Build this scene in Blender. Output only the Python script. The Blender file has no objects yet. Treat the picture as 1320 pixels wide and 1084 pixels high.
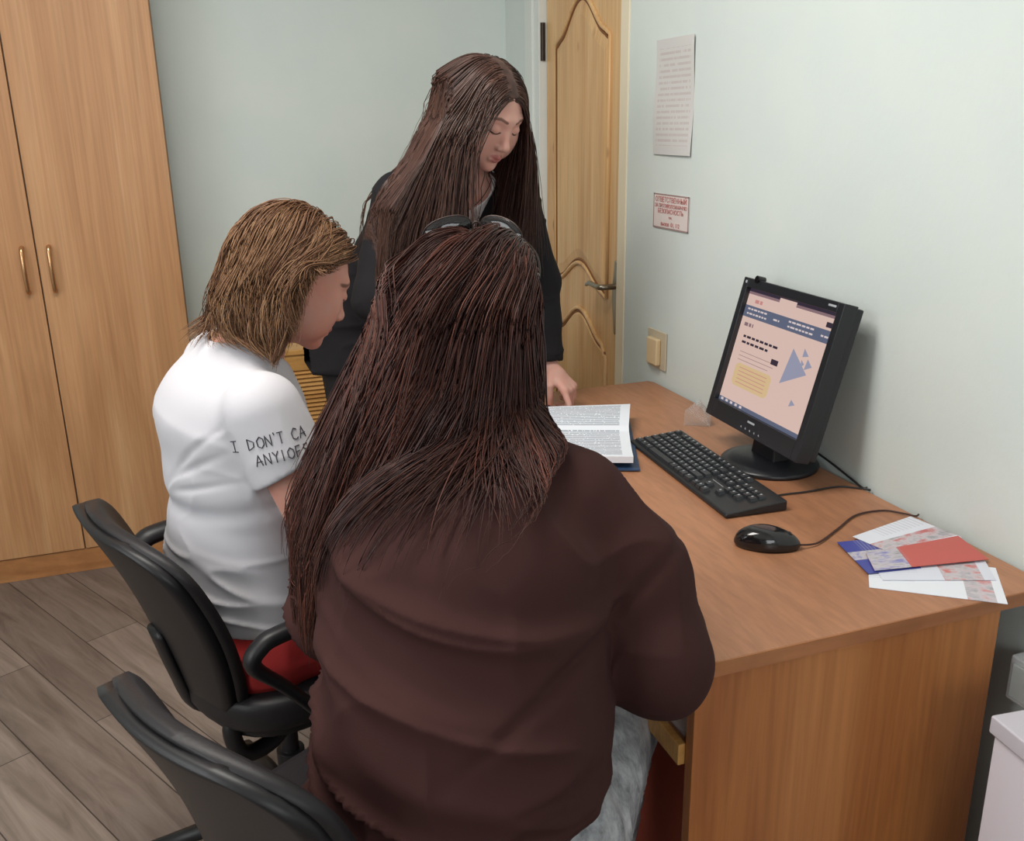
import bpy, bmesh, math, random
import numpy as np
from mathutils import Vector, Matrix
random.seed(7); rng = np.random.RandomState(7)
C = bpy.context.scene.collection
SC = bpy.context.scene

# ------------------------------------------------------------------ camera
FPX = 1214.66
M = np.array([[0.9409644, -0.33813966, -0.01573437],
              [-0.11625521, -0.27915773, -0.95318188],
              [0.31791623, 0.89873941, -0.30198798]])
cam = bpy.data.cameras.new('camera'); cam.sensor_fit = 'HORIZONTAL'; cam.sensor_width = 36.0
cam.lens = 36.0 * FPX / 1320.0; cam.clip_start = 0.02
co = bpy.data.objects.new('camera', cam); C.objects.link(co)
co.matrix_world = Matrix(((M[0][0], -M[1][0], -M[2][0], 0), (M[0][1], -M[1][1], -M[2][1], 0),
                          (M[0][2], -M[1][2], -M[2][2], 1.45), (0, 0, 0, 1)))
SC.camera = co
SC.view_settings.view_transform = 'Standard'; SC.view_settings.look = 'None'
SC.view_settings.gamma = 1.0; SC.view_settings.exposure = 0.04; SC.view_settings.use_curve_mapping = False

# ------------------------------------------------------------------ light
wd = bpy.data.worlds.new('world'); SC.world = wd; wd.use_nodes = True
wd.node_tree.nodes['Background'].inputs[0].default_value = (0.75, 0.85, 1.0, 1)
wd.node_tree.nodes['Background'].inputs[1].default_value = 1.0

def area(name, loc, target, sx, sy, power, col):
    l = bpy.data.lights.new(name, 'AREA'); l.shape = 'RECTANGLE'; l.size = sx; l.size_y = sy
    l.energy = power; l.color = col
    o = bpy.data.objects.new(name, l); C.objects.link(o); o.location = loc
    d = Vector(target) - Vector(loc); o.rotation_euler = d.to_track_quat('-Z', 'Y').to_euler()
    return o
area('window_daylight', (-1.86, 0.75, 1.65), (1.0, 1.1, 1.2), 1.7, 1.4, 33, (0.93, 0.97, 1.0))
area('ceiling_lamp_light', (-0.25, 1.5, 2.62), (-0.25, 1.5, 0), 1.2, 0.6, 40, (1.0, 0.96, 0.9))
area('rear_area_light', (0.1, -2.2, 1.7), (0.5, 2, 0.9), 1.6, 1.3, 28, (0.95, 0.98, 1.0))  # unseen area light behind the camera; no window is built there

# ------------------------------------------------------------------ material helpers
def s2l(c):
    return tuple((x / 255 / 12.92) if x / 255 <= 0.04045 else ((x / 255 + 0.055) / 1.055) ** 2.4 for x in c) + (1.0,)
def mat(name, col, rough=0.5, metal=0.0, spec=0.5, **k):
    m = bpy.data.materials.new(name); m.use_nodes = True
    b = m.node_tree.nodes['Principled BSDF']
    b.inputs['Base Color'].default_value = s2l(col); b.inputs['Roughness'].default_value = rough
    b.inputs['Metallic'].default_value = metal; b.inputs['Specular IOR Level'].default_value = spec
    for a, v in k.items(): b.inputs[a.replace('_', ' ')].default_value = v
    return m
def N(m, t, **k):
    n = m.node_tree.nodes.new(t)
    for a, v in k.items():
        if hasattr(n, a): setattr(n, a, v)
    return n
def L(m, a, b): m.node_tree.links.new(a, b)
def bsdf(m): return m.node_tree.nodes['Principled BSDF']
def coords(m, scale=(1, 1, 1), rot=(0, 0, 0), kind='Object'):
    t = N(m, 'ShaderNodeTexCoord'); mp = N(m, 'ShaderNodeMapping')
    mp.inputs['Scale'].default_value = scale; mp.inputs['Rotation'].default_value = rot
    L(m, t.outputs[kind], mp.inputs['Vector']); return mp.outputs['Vector']
def noise(m, vec, scale, detail=4, rough=0.5, dist=0.0):
    n = N(m, 'ShaderNodeTexNoise'); n.inputs['Scale'].default_value = scale
    n.inputs['Detail'].default_value = detail; n.inputs['Roughness'].default_value = rough
    n.inputs['Distortion'].default_value = dist; L(m, vec, n.inputs['Vector']); return n.outputs['Fac']
def ramp(m, fac, stops):
    r = N(m, 'ShaderNodeValToRGB'); el = r.color_ramp.elements
    while len(el) < len(stops): el.new(0.5)
    for e, (p, c) in zip(el, stops): e.position = p; e.color = s2l(c) if len(c) == 3 else c
    L(m, fac, r.inputs['Fac']); return r.outputs['Color']
def mix(m, fac, a, b, mode='MIX'):
    n = N(m, 'ShaderNodeMix', data_type='RGBA', blend_type=mode)
    for s, v in ((n.inputs[0], fac), (n.inputs[6], a), (n.inputs[7], b)):
        if isinstance(v, bpy.types.NodeSocket): L(m, v, s)
        else: s.default_value = v
    return n.outputs[2]
def mth(m, op, a, b=0.0, c=None):
    n = N(m, 'ShaderNodeMath', operation=op)
    for i, v in enumerate((a, b, c)):
        if v is None: continue
        if isinstance(v, bpy.types.NodeSocket): L(m, v, n.inputs[i])
        else: n.inputs[i].default_value = v
    return n.outputs[0]
def bump(m, h, strength=0.2, dist=0.01):
    b = N(m, 'ShaderNodeBump'); b.inputs['Strength'].default_value = strength; b.inputs['Distance'].default_value = dist
    L(m, h, b.inputs['Height']); L(m, b.outputs['Normal'], bsdf(m).inputs['Normal'])
def wood(name, c1, c2, c3, sc=(9, 9, 0.9), rough=0.4, knots=0.0, kcol=(90, 50, 25), spec=0.4, bands=0.0):
    m = mat(name, c1, rough, spec=spec)
    v = coords(m, sc)
    f1 = noise(m, v, 1.0, 5, 0.6, 1.2)
    v2 = coords(m, (sc[0] * 14, sc[1] * 14, sc[2] * 3)); f2 = noise(m, v2, 1.0, 3, 0.6)
    col = ramp(m, f1, [(0.32, c3), (0.5, c1), (0.68, c2)])
    fine = ramp(m, f2, [(0.35, (215, 215, 215)), (0.65, (255, 255, 255))])
    col = mix(m, 0.55, col, fine, 'MULTIPLY')
    if knots:
        vk = coords(m, tuple(s * 1.0 for s in (7, 7, 4.5)))
        vo = N(m, 'ShaderNodeTexVoronoi'); vo.inputs['Scale'].default_value = 1.0; L(m, vk, vo.inputs['Vector'])
        kf = ramp(m, vo.outputs['Distance'], [(0.03, (255, 255, 255)), (0.12, (0, 0, 0))])
        kk = mth(m, 'MULTIPLY', kf, knots)
        col = mix(m, kk, col, s2l(kcol))
    L(m, col, bsdf(m).inputs['Base Color'])
    return m

# ------------------------------------------------------------------ mesh helpers
def newobj(name, verts, faces, m=None, parent=None, smooth=False):
    me = bpy.data.meshes.new(name); me.from_pydata([tuple(map(float, v)) for v in verts], [], faces); me.update()
    if smooth: me.shade_smooth()
    o = bpy.data.objects.new(name, me); C.objects.link(o)
    if m: me.materials.append(m)
    if parent: o.parent = parent
    return o
def bmobj(name, bm, m=None, parent=None, smooth=False, bevel=0, segs=2, autos=None):
    me = bpy.data.meshes.new(name); bmesh.ops.recalc_face_normals(bm, faces=bm.faces[:]); bm.to_mesh(me); bm.free()
    if smooth: me.shade_smooth()
    o = bpy.data.objects.new(name, me); C.objects.link(o)
    for mm in (m if isinstance(m, (list, tuple)) else [m]):
        if mm: me.materials.append(mm)
    if bevel:
        b = o.modifiers.new('bevel', 'BEVEL'); b.width = bevel; b.segments = segs; b.limit_method = 'ANGLE'; b.angle_limit = 0.6
        me.shade_smooth(); b.harden_normals = False
        w = o.modifiers.new('wn', 'WEIGHTED_NORMAL'); w.keep_sharp = True
    if parent: o.parent = parent
    return o
def box(bm, x0, x1, y0, y1, z0, z1, mi=0, mat4=None):
    vs = [Vector((x, y, z)) for x in (x0, x1) for y in (y0, y1) for z in (z0, z1)]
    if mat4 is not None: vs = [mat4 @ v for v in vs]
    v = [bm.verts.new(p) for p in vs]
    for q in ((0, 1, 3, 2), (4, 6, 7, 5), (0, 4, 5, 1), (2, 3, 7, 6), (0, 2, 6, 4), (1, 5, 7, 3)):
        f = bm.faces.new([v[i] for i in q]); f.material_index = mi
def boxo(name, x0, x1, y0, y1, z0, z1, m, parent=None, bevel=0.003, segs=2):
    bm = bmesh.new(); box(bm, x0, x1, y0, y1, z0, z1); return bmobj(name, bm, m, parent, bevel=bevel, segs=segs)
def prism(bm, pts, axis_from, axis_to, mi=0):
    """pts: 3D loop; extruded by vector (axis_to-axis_from)"""
    d = Vector(axis_to) - Vector(axis_from)
    a = [bm.verts.new(Vector(p)) for p in pts]; b = [bm.verts.new(Vector(p) + d) for p in pts]
    fs = [bm.faces.new(a), bm.faces.new(b[::-1])]
    n = len(a)
    for i in range(n): fs.append(bm.faces.new((a[i], b[i], b[(i + 1) % n], a[(i + 1) % n])))
    for f in fs: f.material_index = mi
def tube(bm, pts, r, seg=10, flat=1.0, closed=False, up=(0, 0, 1), caps=True):
    pts = [Vector(p) for p in pts]; n = len(pts)
    rr = r if isinstance(r, (list, tuple)) else [r] * n
    rings = []; prev = None
    for i, p in enumerate(pts):
        if closed: t = pts[(i + 1) % n] - pts[i - 1]
        else: t = pts[min(i + 1, n - 1)] - pts[max(i - 1, 0)]
        t.normalize()
        if prev is None:
            u = Vector(up); u = u - t * u.dot(t)
            if u.length < 1e-3: u = Vector((1, 0, 0)); u = u - t * u.dot(t)
        else: u = prev - t * prev.dot(t)
        u.normalize(); prev = u; w = t.cross(u)
        rings.append([bm.verts.new(p + (u * math.cos(a) * flat + w * math.sin(a)) * rr[i]) for a in [2 * math.pi * k / seg for k in range(seg)]])
    m_ = n if closed else n - 1
    for i in range(m_):
        A, B = rings[i], rings[(i + 1) % n]
        for k in range(seg): bm.faces.new((A[k], A[(k + 1) % seg], B[(k + 1) % seg], B[k]))
    if caps and not closed: bm.faces.new(rings[0][::-1]); bm.faces.new(rings[-1])
def smoothpath(pts, n=8):
    P = [Vector(p) for p in pts]; out = []
    for i in range(len(P) - 1):
        p0 = P[max(i - 1, 0)]; p1 = P[i]; p2 = P[i + 1]; p3 = P[min(i + 2, len(P) - 1)]
        for k in range(n):
            t = k / n
            out.append(0.5 * ((2 * p1) + (p2 - p0) * t + (2 * p0 - 5 * p1 + 4 * p2 - p3) * t * t + (3 * p1 - p0 - 3 * p2 + p3) * t ** 3))
    out.append(P[-1]); return out
def lathe(bm, prof, cx=0, cy=0, seg=32):
    rings = [[bm.verts.new((cx + r * math.cos(2 * math.pi * k / seg), cy + r * math.sin(2 * math.pi * k / seg), z)) for k in range(seg)] for r, z in prof]
    for A, B in zip(rings, rings[1:]):
        for k in range(seg): bm.faces.new((A[k], A[(k + 1) % seg], B[(k + 1) % seg], B[k]))
    bm.faces.new(rings[0][::-1]); bm.faces.new(rings[-1])
def empty(name, loc=(0, 0, 0), rz=0, label=None, cat=None, group=None):
    o = bpy.data.objects.new(name, None); C.objects.link(o); o.location = loc; o.rotation_euler = (0, 0, rz); o.empty_display_size = 0.1
    if label: tag(o, label, cat, group)
    return o
def tag(o, label, cat, group=None):
    o['label'] = label; o['category'] = cat
    if group: o['group'] = group
    return o
def struct(o): o['kind'] = 'structure'; return o
def place(o, origin):
    """shift mesh so that the object's origin sits at origin (world mesh coords kept)"""
    o.data.transform(Matrix.Translation(-Vector(origin))); o.location = origin; return o
def strip_uv(o, fn):
    me = o.data; uv = me.uv_layers.new(name='UVMap')
    for l in me.loops: uv.data[l.index].uv = fn(me.vertices[l.vertex_index].co)

# ------------------------------------------------------------------ room
XW, YB, XL, YF, ZC = 1.245, 3.52, -1.95, -2.3, 2.72
m_wall = mat('wall_paint', (196, 206, 200), 0.75, spec=0.2)
_n = noise(m_wall, coords(m_wall), 5.0, 3); L(m_wall, ramp(m_wall, _n, [(0.3, (206, 215, 212)), (0.7, (211, 218, 214))]), bsdf(m_wall).inputs['Base Color'])
bump(m_wall, noise(m_wall, coords(m_wall), 60, 4), 0.06, 0.01)
m_ceil = mat('ceiling_paint', (235, 235, 230), 0.8)
m_trim = mat('white_trim', (214, 218, 214), 0.4)
m_cream = mat('cream_trim', (226, 214, 188), 0.45)
# floor : grey-brown vinyl planks
m_floor = mat('floor_vinyl', (118, 108, 102), 0.42, spec=0.35)
vf = coords(m_floor, (1, 1, 1), (0, 0, math.radians(62)))
br = N(m_floor, 'ShaderNodeTexBrick'); br.inputs['Scale'].default_value = 1.0
br.inputs['Brick Width'].default_value = 1.1; br.inputs['Row Height'].default_value = 0.16; br.inputs['Mortar Size'].default_value = 0.0016
br.inputs['Color1'].default_value = s2l((152, 138, 128)); br.inputs['Color2'].default_value = s2l((126, 112, 104)); br.inputs['Mortar'].default_value = s2l((72, 64, 60))
br.offset = 0.37
L(m_floor, vf, br.inputs['Vector'])
vg = N(m_floor, 'ShaderNodeMapping'); vg.inputs['Scale'].default_value = (2.2, 22, 1); L(m_floor, vf, vg.inputs['Vector'])
fg = noise(m_floor, vg.outputs[0], 1.0, 6, 0.65, 0.8)
gr = ramp(m_floor, fg, [(0.3, (150, 140, 135)), (0.5, (215, 210, 208)), (0.72, (255, 255, 255))])
L(m_floor, mix(m_floor, 0.8, br.outputs['Color'], gr, 'MULTIPLY'), bsdf(m_floor).inputs['Base Color'])
bump(m_floor, fg, 0.12, 0.004)

def slab(name, *a, m=m_wall): return struct(boxo(name, *a, m, bevel=0))
slab('floor', XL - .1, XW + .15, YF - .1, YB + .1, -0.05, 0, m=m_floor)
slab('ceiling', XL - .1, XW + .15, YF - .1, YB + .1, ZC, ZC + .05, m=m_ceil)
slab('wall_back', XL - .1, XW + .15, YB, YB + .1, 0, ZC)
slab('wall_left', XL - .1, XL, YF, YB, 0, ZC)
slab('wall_front', XL, XW, YF - .1, YF, 0, ZC)
DY0, DY1, DZ = 2.555, 3.165, 2.03
bm = bmesh.new()
box(bm, XW, XW + .12, YF, DY0 - .055, 0, ZC); box(bm, XW, XW + .12, DY1 + .04, YB, 0, ZC); box(bm, XW, XW + .12, DY0 - .055, DY1 + .04, DZ + .04, ZC)
struct(bmobj('wall_right', bm, m_wall))
# door casing (structure)
bm = bmesh.new()
box(bm, XW - .004, XW + .10, DY0 - .055, DY0 - .004, 0, DZ + .04); box(bm, XW - .004, XW + .10, DY0 - .055, DY1 + .04, DZ + .004, DZ + .04)
struct(bmobj('trim_1', bm, m_cream, bevel=.002))
bm = bmesh.new()
box(bm, XW - .006, XW + .10, DY1 + .004, DY1 + .055, 0, DZ + .04)
box(bm, XW - .014, XW + .0, DY1 + .05, DY1 + .12, 0, DZ + .1)
struct(bmobj('trim_2', bm, m_trim, bevel=.002))
struct(boxo('baseboard_back', 0.05, XW, YB - .015, YB, 0, .07, m_trim))

# door leaf in the right wall: arched raised panels
m_pine = wood('pine_door', (216, 172, 120), (226, 186, 134), (202, 154, 102), (10, 10, 0.9), 0.35, knots=0.85, kcol=(122, 74, 36))
m_pine_groove = mat('pine_groove', (120, 72, 32), 0.5)
XD = XW + .02
door = empty('door_1', (XD + .02, DY1, 0)); struct(door)
leaf = boxo('door_leaf', XD, XD + .04, DY0, DY1, 0.005, DZ, m_pine, bevel=.003)
def reparent(o, p):
    bpy.context.view_layer.update(); o.parent = p; o.matrix_parent_inverse = p.matrix_world.inverted(); return o
reparent(leaf, door)
ya, yb = DY0 + .115, DY1 - .095; yc = (ya + yb) / 2; hw = (yb - ya) / 2
def arch_top(z0, rise, n=28):
    pts = []
    for i in range(n + 1):
        u = -1 + 2 * i / n; a = abs(u)
        if a > .82: h = 0.16 * rise * (1 - (a - .82) / .18)   # small shoulder
        else: h = rise * (0.16 + .84 * (0.5 + 0.5 * math.cos(math.pi * a / .82)) ** 0.8)
        pts.append((yc + u * hw, z0 + h))
    return pts
def panel(name, outline):
    # raised field + moulding around it, both solid
    f = [(XD - .001, y, z) for y, z in outline]
    cx_ = sum(p[0] for p in outline) / len(outline); cz_ = sum(p[1] for p in outline) / len(outline)
    ins = [(XD - .007, y + (cx_ - y) * .10, z + (cz_ - z) * .10) for y, z in outline]
    bm = bmesh.new(); prism(bm, f, (0, 0, 0), (.004, 0, 0))
    a = [bm.verts.new(p) for p in f]; b = [bm.verts.new(p) for p in ins]
    for i in range(len(a)): bm.faces.new((a[i], a[(i + 1) % len(a)], b[(i + 1) % len(a)], b[i]))
    bm.faces.new(b)
    reparent(bmobj(name, bm, m_pine), door)
    bm = bmesh.new(); tube(bm, [(XD - .001, y, z) for y, z in outline], .0045, 8, closed=True, up=(1, 0, 0))
    reparent(bmobj('groove', bm, m_pine_groove, smooth=True), door)
    bm = bmesh.new()
    o2 = [(XD - .002, y + (y - cx_) * .045, z + (.012 if z > cz_ else -.012)) for y, z in outline]
    tube(bm, o2, .0075, 8, closed=True, up=(1, 0, 0))
    reparent(bmobj('moulding', bm, m_pine, smooth=True), door)
top1 = arch_top(1.675, .13)
bot1 = [(y, z) for y, z in arch_top(0.93, .085)][::-1]
panel('door_panel', top1[::-1] + bot1[::-1])
top2 = arch_top(0.74, .10)
panel('door_panel', top2[::-1] + [(ya, .16), (yb, .16)])
m_dark_metal = mat('dark_bronze', (52, 40, 36), 0.4, 0.6)
m_nickel = mat('worn_nickel', (150, 142, 128), 0.3, 0.9)
bm = bmesh.new(); tube(bm, [(XD - .012, DY1 + .004, 1.645), (XD - .012, DY1 + .004, 1.765)], .0085, 12); reparent(bmobj('hinge', bm, m_dark_metal, smooth=False, bevel=.001), door)
bm = bmesh.new(); tube(bm, [(XD - .012, DY1 + .004, .27), (XD - .012, DY1 + .004, .39)], .0085, 12); reparent(bmobj('hinge', bm, m_dark_metal, bevel=.001), door)
ly = DY0 + .045
bm = bmesh.new()
pl = [(XD - .004, ly + .018 * math.sin(a) * (1 + .25 * math.cos(4 * a)), .93 + .115 * math.cos(a)) for a in [2 * math.pi * k / 40 for k in range(40)]]
prism(bm, pl, (0, 0, 0), (.004, 0, 0)); plate = bmobj('handle_plate', bm, m_nickel, bevel=.001); reparent(plate, door)
bm = bmesh.new(); tube(bm, smoothpath([(XD, ly, .965), (XD - .045, ly, .965), (XD - .055, ly + .02, .965), (XD - .055, ly + .075, .968), (XD - .05, ly + .11, .958)], 6), [.009] * 12 + [.008] * 8 + [.006] * 5, 10)
hd = bmobj('lever_handle', bm, m_nickel, smooth=True); reparent(hd, plate)

# window in the left wall (out of frame, the room's daylight)
bm = bmesh.new()
for (a, b, c, d) in ((0, 1.6, .9, .96), (0, 1.6, 2.3, 2.36), (0, .06, .9, 2.36), (1.54, 1.6, .9, 2.36), (.77, .83, .9, 2.36)): box(bm, XL, XL + .04, a, b, c, d)
struct(bmobj('window_1', bm, m_trim))

# ------------------------------------------------------------------ wardrobe
m_ward = wood('alder_laminate', (190, 141, 98), (201, 155, 112), (178, 128, 87), (9, 9, 0.7), 0.38, spec=.4)
m_ward_edge = mat('wardrobe_side', (142, 118, 98), 0.5)
m_brass = mat('handle_gold', (206, 160, 118), 0.25, 0.9)
YC0 = 3.262
wr = empty('wardrobe', (-.39, YC0, 0), 0, 'tall light-wood two-door wardrobe with small curved handles standing against the back wall', 'wardrobe')
def P(o, p): return reparent(o, p)
bm = bmesh.new(); box(bm, -.80, .022, YC0 + .022, YB - .005, .0, 2.15); P(bmobj('body', bm, m_ward_edge, bevel=.002), wr)
gx = -.398
for x0, x1, hx in ((-.80, gx - .002, gx - .038), (gx + .002, .018, gx + .038)):
    d = P(boxo('door', x0, x1, YC0, YC0 + .02, .085, 2.14, m_ward, bevel=.002), wr)
    bm = bmesh.new(); tube(bm, smoothpath([(hx, YC0, 1.105), (hx, YC0 - .02, 1.098), (hx, YC0 - .028, 1.04), (hx, YC0 - .02, .975), (hx, YC0, .968)], 6), .0068, 10, flat=1, up=(1, 0, 0))
    P(bmobj('handle', bm, m_brass, smooth=True), d)
m_plinth = wood('plinth_wood', (176, 122, 76), (188, 136, 88), (160, 106, 64), (1, 9, 9))
P(boxo('plinth', -.80, .018, YC0 + .006, YC0 + .021, 0, .082, m_plinth, bevel=.001), wr)

# ------------------------------------------------------------------ radiator screen on the back wall
m_rad = wood('radiator_wood', (200, 148, 84), (212, 162, 98), (184, 130, 70), (1.2, 12, 12), .4)
rs = empty('radiator_cover', (.66, YB - .06, 0), 0, 'honey-coloured louvred wooden radiator cover below the back wall, behind the seated women', 'radiator cover')
bm = bmesh.new(); x0r, x1r, yr = .06, 1.0, YB - .13
box(bm, x0r, x0r + .05, yr, yr + .02, .04, .66); box(bm, x1r - .05, x1r, yr, yr + .02, .04, .66)
box(bm, x0r, x1r, yr, yr + .02, .60, .665); box(bm, x0r, x1r, yr, yr + .02, .04, .09); box(bm, x0r, x0r + .02, yr, YB - .003, 0, .66); box(bm, x1r - .02, x1r, yr, YB - .003, 0, .66)
P(bmobj('frame', bm, m_rad, bevel=.002), rs)
bm = bmesh.new(); z = .095
while z < .60:
    prism(bm, [(x0r + .05, yr + .004, z), (x0r + .05, yr + .000, z + .003), (x0r + .05, yr + .014, z + .0165), (x0r + .05, yr + .018, z + .0135)], (0, 0, 0), (x1r - x0r - .1, 0, 0)); z += .0158
P(bmobj('louvre_panel', bm, m_rad), rs)
P(boxo('top_board', x0r - .01, x1r + .01, yr - .008, YB - .003, .66, .68, m_rad, bevel=.003), rs)
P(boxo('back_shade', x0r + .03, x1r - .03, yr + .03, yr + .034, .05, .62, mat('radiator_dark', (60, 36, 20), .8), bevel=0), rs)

# ------------------------------------------------------------------ desk
m_desk = wood('desk_alder', (172, 120, 88), (179, 127, 94), (163, 111, 80), (6, 1.0, 6), 0.42, spec=.45)
m_desk_v = wood('desk_alder_vertical', (176, 110, 58), (188, 122, 68), (160, 94, 48), (7, 7, 0.8), 0.42)
m_desk_e = wood('desk_edge', (166, 106, 64), (176, 116, 72), (152, 94, 56), (1, 8, 8), 0.4)
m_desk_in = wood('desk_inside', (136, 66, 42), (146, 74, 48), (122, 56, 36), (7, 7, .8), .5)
ZD = .745; TX0, TX1, TY0, TY1 = .628, 1.234, .968, 2.30
desk = empty('desk', (.93, 1.63, 0), 0, 'orange-brown laminate desk along the right wall carrying the monitor, keyboard and open book', 'desk')
# top with rounded far corner
pts = [(TX0, TY0), (TX1, TY0), (TX1, TY1 - .02), (TX1 - .01, TY1), (TX0 + .05, TY1)] + [(TX0 + .05 - .05 * math.sin(a), TY1 - .05 + .05 * math.cos(a)) for a in (0.3, .6, .9, 1.2, 1.5)]
bm = bmesh.new(); prism(bm, [(x, y, ZD) for x, y in pts], (0, 0, 0), (0, 0, -.024)); top = P(bmobj('desktop', bm, m_desk, bevel=.0015), desk)
bm = bmesh.new(); box(bm, TX0 + .001, TX1, TY0 - .0015, TY0 + .001, ZD - .0235, ZD - .001); box(bm, TX0 - .0015, TX0 + .001, TY0, TY1 - .06, ZD - .0235, ZD - .001)
P(bmobj('edge_band', bm, m_desk_e), top)
P(boxo('side_panel', .608, 1.148, .978, .998, 0.0, ZD - .0242, m_desk_v, bevel=.001), desk)
P(boxo('side_panel', .648, 1.148, 2.25, 2.27, 0.0, ZD - .0242, m_desk_v, bevel=.001), desk)
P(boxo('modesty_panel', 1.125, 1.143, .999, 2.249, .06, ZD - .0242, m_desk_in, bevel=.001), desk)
P(boxo('inner_panel', .700, .716, .999, 1.66, .0, .555, mat('mahogany_board', (176, 84, 66), .5), bevel=.001), desk)
tr = P(boxo('keyboard_tray', .612, .98, 1.0, 1.62, .575, .590, m_desk, bevel=.001), desk)
P(boxo('tray_edge', .598, .612, 1.0, 1.62, .562, .597, m_rad, bevel=.002), tr)
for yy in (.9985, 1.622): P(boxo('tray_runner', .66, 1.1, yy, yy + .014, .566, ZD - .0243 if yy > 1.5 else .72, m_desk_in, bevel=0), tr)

m_paper = mat('paper_white', (232, 230, 232), .7)
def text_mat(name, base, ink, rows, cols, amount=.8, seed=0, thresh=.42):
    """paper with lines of small illegible print, laid out in UV"""
    m = mat(name, base, .7)
    uv = N(m, 'ShaderNodeUVMap'); sp = N(m, 'ShaderNodeSeparateXYZ'); L(m, uv.outputs[0], sp.inputs[0])
    v = mth(m, 'MULTIPLY', sp.outputs[1], rows); fr = mth(m, 'FRACT', v); row = mth(m, 'FLOOR', v)
    on = mth(m, 'MULTIPLY', mth(m, 'GREATER_THAN', fr, .3), mth(m, 'LESS_THAN', fr, .75))
    cb = N(m, 'ShaderNodeCombineXYZ'); L(m, mth(m, 'MULTIPLY', sp.outputs[0], cols), cb.inputs[0]); L(m, mth(m, 'MULTIPLY', row, 7.31), cb.inputs[1]); cb.inputs[2].default_value = seed
    n = noise(m, cb.outputs[0], 1.0, 1)
    w = mth(m, 'GREATER_THAN', n, thresh)
    # margins
    mx = mth(m, 'MULTIPLY', mth(m, 'GREATER_THAN', sp.outputs[0], .08), mth(m, 'LESS_THAN', sp.outputs[0], .92))
    my = mth(m, 'MULTIPLY', mth(m, 'GREATER_THAN', sp.outputs[1], .08), mth(m, 'LESS_THAN', sp.outputs[1], .92))
    f = mth(m, 'MULTIPLY', mth(m, 'MULTIPLY', on, w), mth(m, 'MULTIPLY', mx, my))
    L(m, mix(m, mth(m, 'MULTIPLY', f, amount), s2l(base), s2l(ink)), bsdf(m).inputs['Base Color'])
    return m
def sheet(name, c4, m, parent=None, th=.0006, nseg=10, lift=None):
    """thin solid sheet from 4 corners (bl,br,tr,tl) with UV; lift(u,v)->dz"""
    c = [Vector(p) for p in c4]; V = []; F = []; UV = []
    n = nseg
    for s in (0, 1):
        for j in range(n + 1):
            for i in range(n + 1):
                u, v = i / n, j / n
                p = (c[0] * (1 - u) + c[1] * u) * (1 - v) + (c[3] * (1 - u) + c[2] * u) * v
                nz = (c[1] - c[0]).cross(c[3] - c[0]).normalized()
                if lift: p = p + nz * lift(u, v)
                V.append(p - nz * th * (1 - s)); UV.append((u, v))
    k = (n + 1) ** 2
    for j in range(n):
        for i in range(n):
            a = j * (n + 1) + i; q = (a, a + 1, a + n + 2, a + n + 1)
            F.append(q[::-1]); F.append(tuple(x + k for x in q))
    bd = [i for i in range(n + 1)] + [j * (n + 1) + n for j in range(1, n + 1)] + [n * (n + 1) + i for i in range(n - 1, -1, -1)] + [j * (n + 1) for j in range(n - 1, 0, -1)]
    for a, b in zip(bd, bd[1:] + bd[:1]): F.append((a, b, b + k, a + k))
    o = newobj(name, V, F, m, parent)
    uvl = o.data.uv_layers.new(name='UVMap')
    for l in o.data.loops: uvl.data[l.index].uv = UV[l.vertex_index]
    return o
o = sheet('paper_stack', [(.620, 1.022, .598), (.83, 1.018, .598), (.835, 1.31, .598), (.625, 1.315, .598)], m_paper, th=.0075)
place(o, (.75, 1.2, .5905)); tag(o, 'stack of white paper lying in the pull-out tray under the desk', 'paper')

# --- open book
e1 = Vector((-.917, .400, 0)); e2 = Vector((-.400, -.917, 0)); A = Vector((.938, 1.850, ZD))
bk = empty('open_book', A + e1 * .14, 0, 'open blue hardcover book with densely printed pages lying on the desk', 'book')
m_cover = mat('book_cover', (42, 66, 98), .4); m_pg = text_mat('book_page', (224, 228, 236), (96, 104, 122), 27, 70, .8, 0, .36)
m_block = mat('page_block', (214, 214, 214), .7)
def bp(a, b, z): return A + e1 * a + e2 * b + Vector((0, 0, z))
P(sheet('cover', [bp(-.014, .205, .003), bp(.285, .205, .003), bp(.285, -.165, .003), bp(-.010, -.165, .003)], m_cover, th=.0028), bk)
def lift_near(u, v): return .006 * math.sin(math.pi * min(1, v * 1.0)) + (-.006 if v > .93 else 0)
pb = P(sheet('page_block', [bp(0, .198, .018), bp(.275, .198, .018), bp(.275, .004, .018), bp(0, .004, .018)], m_pg, th=.014, lift=lift_near), bk)
def far_page(u, v): return .012 + .034 * math.sin(math.pi * .5 * min(1, v * 1.25)) ** .8 + .006 * math.sin(v * 5)
P(sheet('page_block', [bp(.275, -.004, .003), bp(0, -.004, .003), bp(0, -.15, .006), bp(.275, -.15, .006)][::1], m_block, th=.003, lift=lambda u, v: -(.004 + .010 * math.sin(math.pi * v))), bk)
P(sheet('turned_page', [bp(0, -.002, .008), bp(.275, -.002, .008), bp(.275, -.115, .020), bp(-.012, -.158, .018)][::1], m_pg, th=.0009, nseg=16, lift=lambda u, v: -(.010 + .016 * math.sin(math.pi * .7 * v))), bk)

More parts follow.
